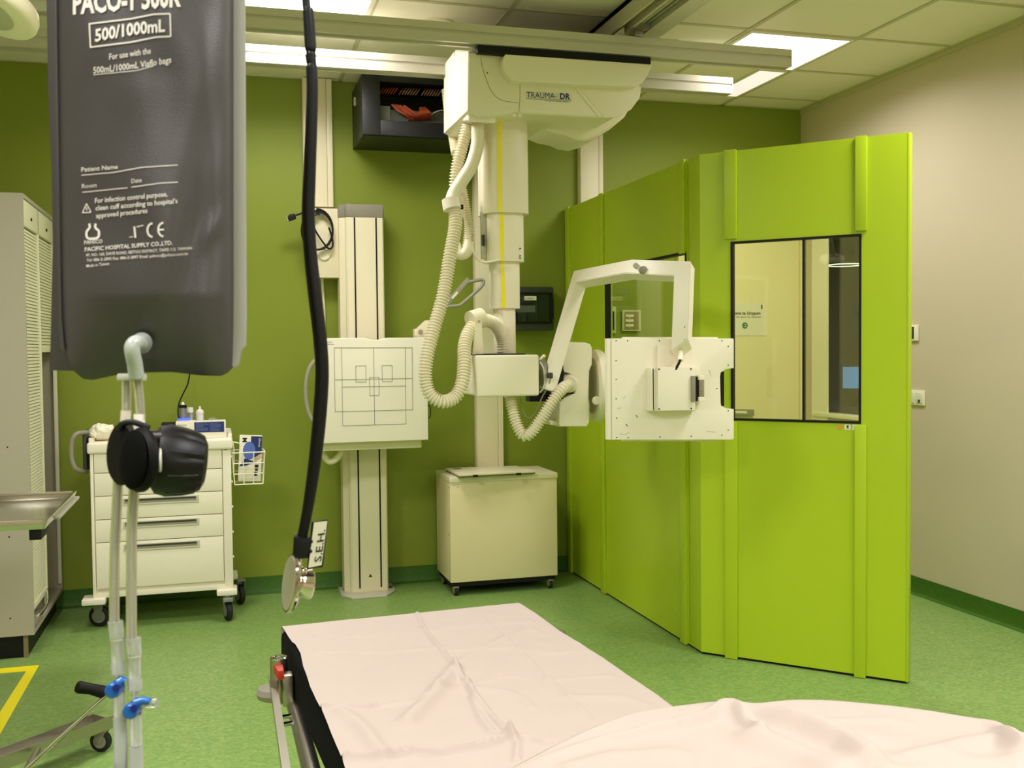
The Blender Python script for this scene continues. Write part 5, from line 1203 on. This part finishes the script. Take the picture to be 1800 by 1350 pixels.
put('tube_joint', MB().box(-0.0115, 0.0105, -0.005, 0.005, -0.003, 0.003, 0.002, M=Matrix.Translation(AD(233, 663, TD)) @ cam.matrix_world.to_3x3().to_4x4() @ Matrix.Rotation(PI/2, 4, 'X')), TUBS, e)
def vtube(name, pts, r, mt=TUBE, inner=True):
    P = crom(T3(pts), 8); t = put(name, MB().tube(P, r, 16), mt, e)
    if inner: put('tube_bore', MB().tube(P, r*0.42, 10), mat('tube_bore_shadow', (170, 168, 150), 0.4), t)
vtube('tube', [(222, 664), (222, 700), (222, 738)], 0.0037); vtube('tube', [(241, 664), (245, 700), (247, 738)], 0.0037)
vtube('tube', [(208, 832), (205, 900), (202, 960), (201, 1020), (201, 1098)], 0.0040); vtube('tube', [(238, 836), (232, 920), (231, 1000), (231, 1060), (231, 1130)], 0.0042)
put('tube_sleeve', MB().tube(T3([(222, 722), (220, 752)]), 0.0042, 16), mat('milk_sleeve', (206, 198, 184), 0.3), e); put('tube_sleeve', MB().tube(T3([(245, 728), (245, 764)]), 0.0044, 16), mat('white_sleeve', (236, 230, 222), 0.3), e)
for xs_, y0_, nm in (((203, 205, 207, 209), 1092, 0), ((234, 236, 237, 240), 1121, 1)):
    a, b, c_, d_ = xs_
    put('luer_connector', MB().tube(T3([(a, y0_), (b, y0_+30), (b, y0_+32), (c_, y0_+70), (c_, y0_+84)]), [0.0060, 0.0058, 0.0052, 0.0048, 0.0055], 18), CLR, e)
    put('connector_ring', MB().tube(T3([(b, y0_+29), (b, y0_+33)]), 0.0056, 18), TUBS, e)
    put('luer_lock', MB().tube(T3([(c_, y0_+74), (c_+1, y0_+92)]), 0.0056, 10), CLR, e)
    put('stopcock_neck', MB().tube(T3([(c_+1, y0_+90), (c_+2, y0_+112)]), 0.0026, 12), CLR, e)
vtube('stopcock_barrel', [(209, 1215), (210, 1240), (211, 1268)], 0.0048, CLR, False); vtube('stopcock_barrel', [(239, 1255), (239, 1285), (240, 1310)], 0.0048, CLR, False)
vtube('syringe_tip', [(211, 1262), (212, 1300), (212, 1350), (212, 1420)], 0.0054, mat('frosted_barrel', (200, 202, 204), 0.3, trans=0.5), False); vtube('syringe_tip', [(239, 1312), (240, 1350), (241, 1420)], 0.0054, MATS['frosted_barrel'], False)
put('dark_plunger', MB().tube(T3([(212, 1342), (212, 1420)]), 0.0048, 14), BLK, e)
def stopcock(x, y, lever):
    c0_ = AD(x, y, TD-0.006)
    k_ = put('stopcock', MB().lathe(AD(x, y, TD+0.004), -fwd, [(0, 0.0062), (0.004, 0.0064), (0.012, 0.0060), (0.013, 0.0048)], 24), BLU, e)
    put('stopcock_centre', MB().lathe(AD(x-2, y+2, TD-0.0085), -fwd, [(0, 0.0032), (0.0015, 0.0030)], 20), mat('dark_blue_recess', (8, 24, 110), 0.4), k_)
    put('stopcock_lever', MB().tube(T3(lever, TD-0.003), [0.0045, 0.0032, 0.0028], 12), BLU, k_)
stopcock(207, 1207, [(210, 1200), (217, 1195), (220, 1198)]); stopcock(238, 1243, [(240, 1236), (252, 1231), (264, 1233)])
put('side_port', MB().tube(T3([(246, 1239), (262, 1237), (264, 1237), (272, 1236), (276, 1236)]), [0.0034, 0.0032, 0.0036, 0.0036, 0.0040], 14), mat('glassy_port', (224, 226, 222), 0.1, trans=0.8), e)

# ---- black clamp bulb
e = empty('clamp_bulb', AD(270, 806, 0.80), 'black ribbed squeeze bulb with twin round discs on the infusion tubes', 'squeeze bulb')
ax_ = (RGT*0.70-UPV*0.06+fwd*0.72).normalized()
DB = mat('deep_black_plastic', (6, 6, 6), 0.6, spec=0.15)
put('disc_flange', MB().disc(AD(210, 797, 0.815), ax_, 0.0255, 0.005, 40, 0.002), DB, e)
put('disc_flange', MB().disc(AD(238, 808, 0.80), ax_, 0.0255, 0.009, 40, 0.003), DB, e)
put('disc_face', MB().lathe(AD(236, 808, 0.800)-ax_*0.001, -ax_, [(0, 0.0235), (0.002, 0.021), (0.004, 0.012), (0.0045, 0.004)], 36), mat('soft_black', (4, 4, 4), 0.8, spec=0.08), e)
put('bulb_pin', MB().disc(AD(279, 809, 0.795), RGT*0.93+fwd*0.35, 0.0095, 0.002, 24, 0.0008), mat('pale_pin', (190, 190, 180), 0.3), e)
BB = mat('glossy_black_rubber', (8, 5, 6), 0.45, spec=0.28)
bax = (RGT*0.93-UPV*0.10+fwd*0.34).normalized(); bc = AD(277, 808, 0.832)
m = MB(); prof = [(-0.004, 0.022), (0.0, 0.0275), (0.008, 0.0295), (0.018, 0.0285), (0.028, 0.0262), (0.035, 0.0225), (0.038, 0.016), (0.039, 0.004)]
nb = 72; rs_l = []; ref_ = UPV
for t_, r_b in prof:
    c_ = bc+bax*t_; a_ = (ref_-bax*ref_.dot(bax)).normalized(); b_ = bax.cross(a_); ringv = []
    for i in range(nb):
        th = 2*PI*i/nb; g = 1.0
        if 0.008 < t_ < 0.040: g = 1.0-0.055*max(0.0, math.cos(th*9))**6
        ringv.append(m.bm.verts.new(c_+(a_*math.cos(th)+b_*math.sin(th))*r_b*g))
    rs_l.append(ringv)
for a_, b_ in zip(rs_l, rs_l[1:]):
    for i in range(nb): m.bm.faces.new((a_[i], a_[(i+1) % nb], b_[(i+1) % nb], b_[i]))
m.bm.faces.new(rs_l[0][::-1]); m.bm.faces.new(rs_l[-1])
put('bulb', m, BB, e)
for i in range(4):
    th = math.radians(20-i*38); a_ = (UPV-bax*UPV.dot(bax)).normalized(); b_ = bax.cross(a_)
    dirr = (a_*math.sin(th) - fwd*math.cos(th)); dirr = (dirr-bax*dirr.dot(bax)).normalized()
    put('bulb_rib', MB().tube([bc+bax*0.008+dirr*0.0288, bc+bax*0.022+dirr*0.0270, bc+bax*0.031+dirr*0.0245], 0.0013, 8), BB, e)
put('saddle', MB().tube(crom(T3([(208, 757), (215, 745), (232, 742), (252, 748), (262, 752)], 0.812), 5), 0.0024, 10), BLK, e)
put('neck_ring', MB().lathe(AD(257, 768, 0.812), ax_, [(0, 0.005), (0.010, 0.006)], 24), mat('dark_maroon_rubber', (34, 20, 22), 0.4), e)

# ================================================================ STETHOSCOPE
e = empty('stethoscope', AD(520, 1075, 0.97), 'black stethoscope hanging close to the viewer with a round metal chest piece', 'stethoscope')
SD = 0.96
K = 0.5*SD/FPX
STB = mat('black_stethoscope_tube', (8, 7, 8), 0.45, spec=0.25)
path = [(536, -60, 14), (538, 0, 14), (540, 18, 15), (541.5, 19, 19), (544, 50, 20), (546, 87, 20), (545, 88, 13.5), (545, 95, 13.5), (546, 96, 19), (547, 108, 18), (549, 118, 15), (548, 119, 20), (549, 160, 20), (547, 230, 21), (544, 310, 22), (542, 380, 23), (546, 450, 23), (555, 530, 24), (563, 600, 24), (566, 660, 24), (562, 730, 24), (556, 790, 23), (548, 850, 21), (540, 900, 19), (531, 945, 18)]
P = [AD(x, y, SD) for x, y, w_ in path]; Rw = [w_*K for *_, w_ in path]
Pc = crom(P, 6); Rc = []
for i in range(len(P)-1):
    for j in range(6): Rc.append(Rw[i]+(Rw[i+1]-Rw[i])*j/6)
Rc.append(Rw[-1])
put('tube', MB().tube(Pc, Rc, 18), STB, e)
put('tube_clip', MB().prism([AD(x, y, SD-0.008) for x, y in [(515, 943), (547, 948), (548, 960), (540, 982), (525, 984), (513, 976)]], fwd*0.016, 0.003), BLK, e)
put('stem', MB().tube([AD(524, 976, SD), AD(528, 1010, SD)], 0.0028, 14), CHROME, e)
dax = (-RGT*0.90-fwd*0.40+UPV*0.14).normalized()      # the diaphragm faces the left and slightly the viewer
dc = AD(514, 1025, SD)
CHP = mat('pinkish_polished_steel', (214, 198, 194), 0.14, metal=1.0)
put('chest_piece', MB().lathe(dc-dax*0.004, dax, [(0, 0.016), (0.001, 0.024), (0.003, 0.0278), (0.0055, 0.0283), (0.0075, 0.0272)], 48), CHP, e)
put('diaphragm', MB().lathe(dc+dax*0.0034, dax, [(0, 0.0255), (0.0006, 0.0250)], 44), mat('pale_diaphragm', (186, 180, 160), 0.35, spec=0.5), e)
put('bell', MB().lathe(dc-dax*0.003, -dax, [(0, 0.014), (0.004, 0.0125), (0.008, 0.013), (0.014, 0.0145), (0.0155, 0.013)], 36), CHP, e)
put('stem_nut', MB().sphere(AD(531, 1003, SD), 0.0052, (1, 1, 0.7), 16), CHP, e)
# name tag
Mt = lambda x, y, d_: AD(x, y, d_)
put_tag = put('name_tag', MB().prism([AD(x, y, SD-0.006) for x, y in [(547, 918), (576, 913), (567, 997), (539, 1001)]], fwd*0.004, 0.001), BLK, e)
put('tag_face', MB().prism([AD(x, y, SD-0.0068) for x, y in [(552, 918.5), (575, 916), (565, 993.5), (542, 998)]], fwd*0.0008), mat('tag_white', (222, 216, 196), 0.5), put_tag)
tf = lambda x, y: (lambda u, v: AD(x+u*0.115+v*-0.0-(v*1.0)*1.0, y-u*0.993-v*0.05, SD-0.0072))
put('tag_lettering', MB().text('S.E.H.', (lambda u, v: AD(564.5+u*0.13-v*1.0, 987-u*0.99-v*(-0.14), SD-0.0072)), 12, width=57, bold=0.012), INK, put_tag)
for x, y in ((547, 952), (546, 969)): put('tag_tie', MB().sphere(AD(x, y, SD-0.007), 0.0018, n=8), BLK, put_tag)

# ================================================================ SURGICAL LAMP corner above left
e = empty('surgical_lamp', AD(-60, -20, 1.9), 'edge of a cream surgical lamp head at the top beside the grey bag', 'surgical lamp')
LC = mat('cream_lamp_shell', (248, 236, 214), 0.4)
LDp = 1.95
def sup(n, cx_, cy_, rx, ry, rot, pw=2.0):
    out = []
    for i in range(n):
        a = 2*PI*i/n; c_, s_ = math.cos(a), math.sin(a); x = rx*abs(c_)**(2/pw)*(1 if c_ >= 0 else -1); y = ry*abs(s_)**(2/pw)*(1 if s_ >= 0 else -1)
        out.append((cx_+x*math.cos(rot)-y*math.sin(rot), cy_+x*math.sin(rot)+y*math.cos(rot)))
    return out
# tilted disc in space: centre, two spanning directions
lc = AD(-26, 8, LDp); la = AD(62, 38, LDp)-lc; lb = (AD(-34, 32, LDp)-lc)+fwd*0.085; lb = lb-la*(lb.dot(la)/la.length_squared)
ln_ = la.cross(lb).normalized()
if ln_.z > 0: ln_ = -ln_
rings = [(0.0, 0.90, 0), (0.004, 0.97, 0), (0.010, 1.0, 0), (0.022, 0.99, 0), (0.034, 0.93, 0), (0.045, 0.75, 0), (0.05, 0.2, 0)]
m = MB(); R = []
for z_, s_, _ in rings:
    R.append([m.bm.verts.new(lc-ln_*(z_-0.012)+(la*math.cos(2*PI*i/64)+lb*1.0*math.sin(2*PI*i/64))*s_) for i in range(64)])
for a_, b_ in zip(R, R[1:]):
    for i in range(64): m.bm.faces.new((a_[i], a_[(i+1) % 64], b_[(i+1) % 64], b_[i]))
m.bm.faces.new(R[0][::-1]); m.bm.faces.new(R[-1])
put('lamp_head', m, LC, e, smooth=50)
m = MB(); vs_ = [lc+ln_*0.0125+(la*math.cos(2*PI*i/48)+lb*1.0*math.sin(2*PI*i/48))*0.60 for i in range(48)]
m.prism(vs_, ln_*0.002, 0.0005)
put('lamp_lens', m, mat('pale_lamp_lens', (196, 190, 172), 0.3), e)
put('lamp_arm', MB().tube(crom([lc-ln_*0.04, lc-ln_*0.15+V((-0.05, 0, 0.05)), V((lc.x-0.15, lc.y, lc.z+0.5)), V((lc.x-0.15, lc.y, ZC))], 8), 0.025, 16), WHT2, e)
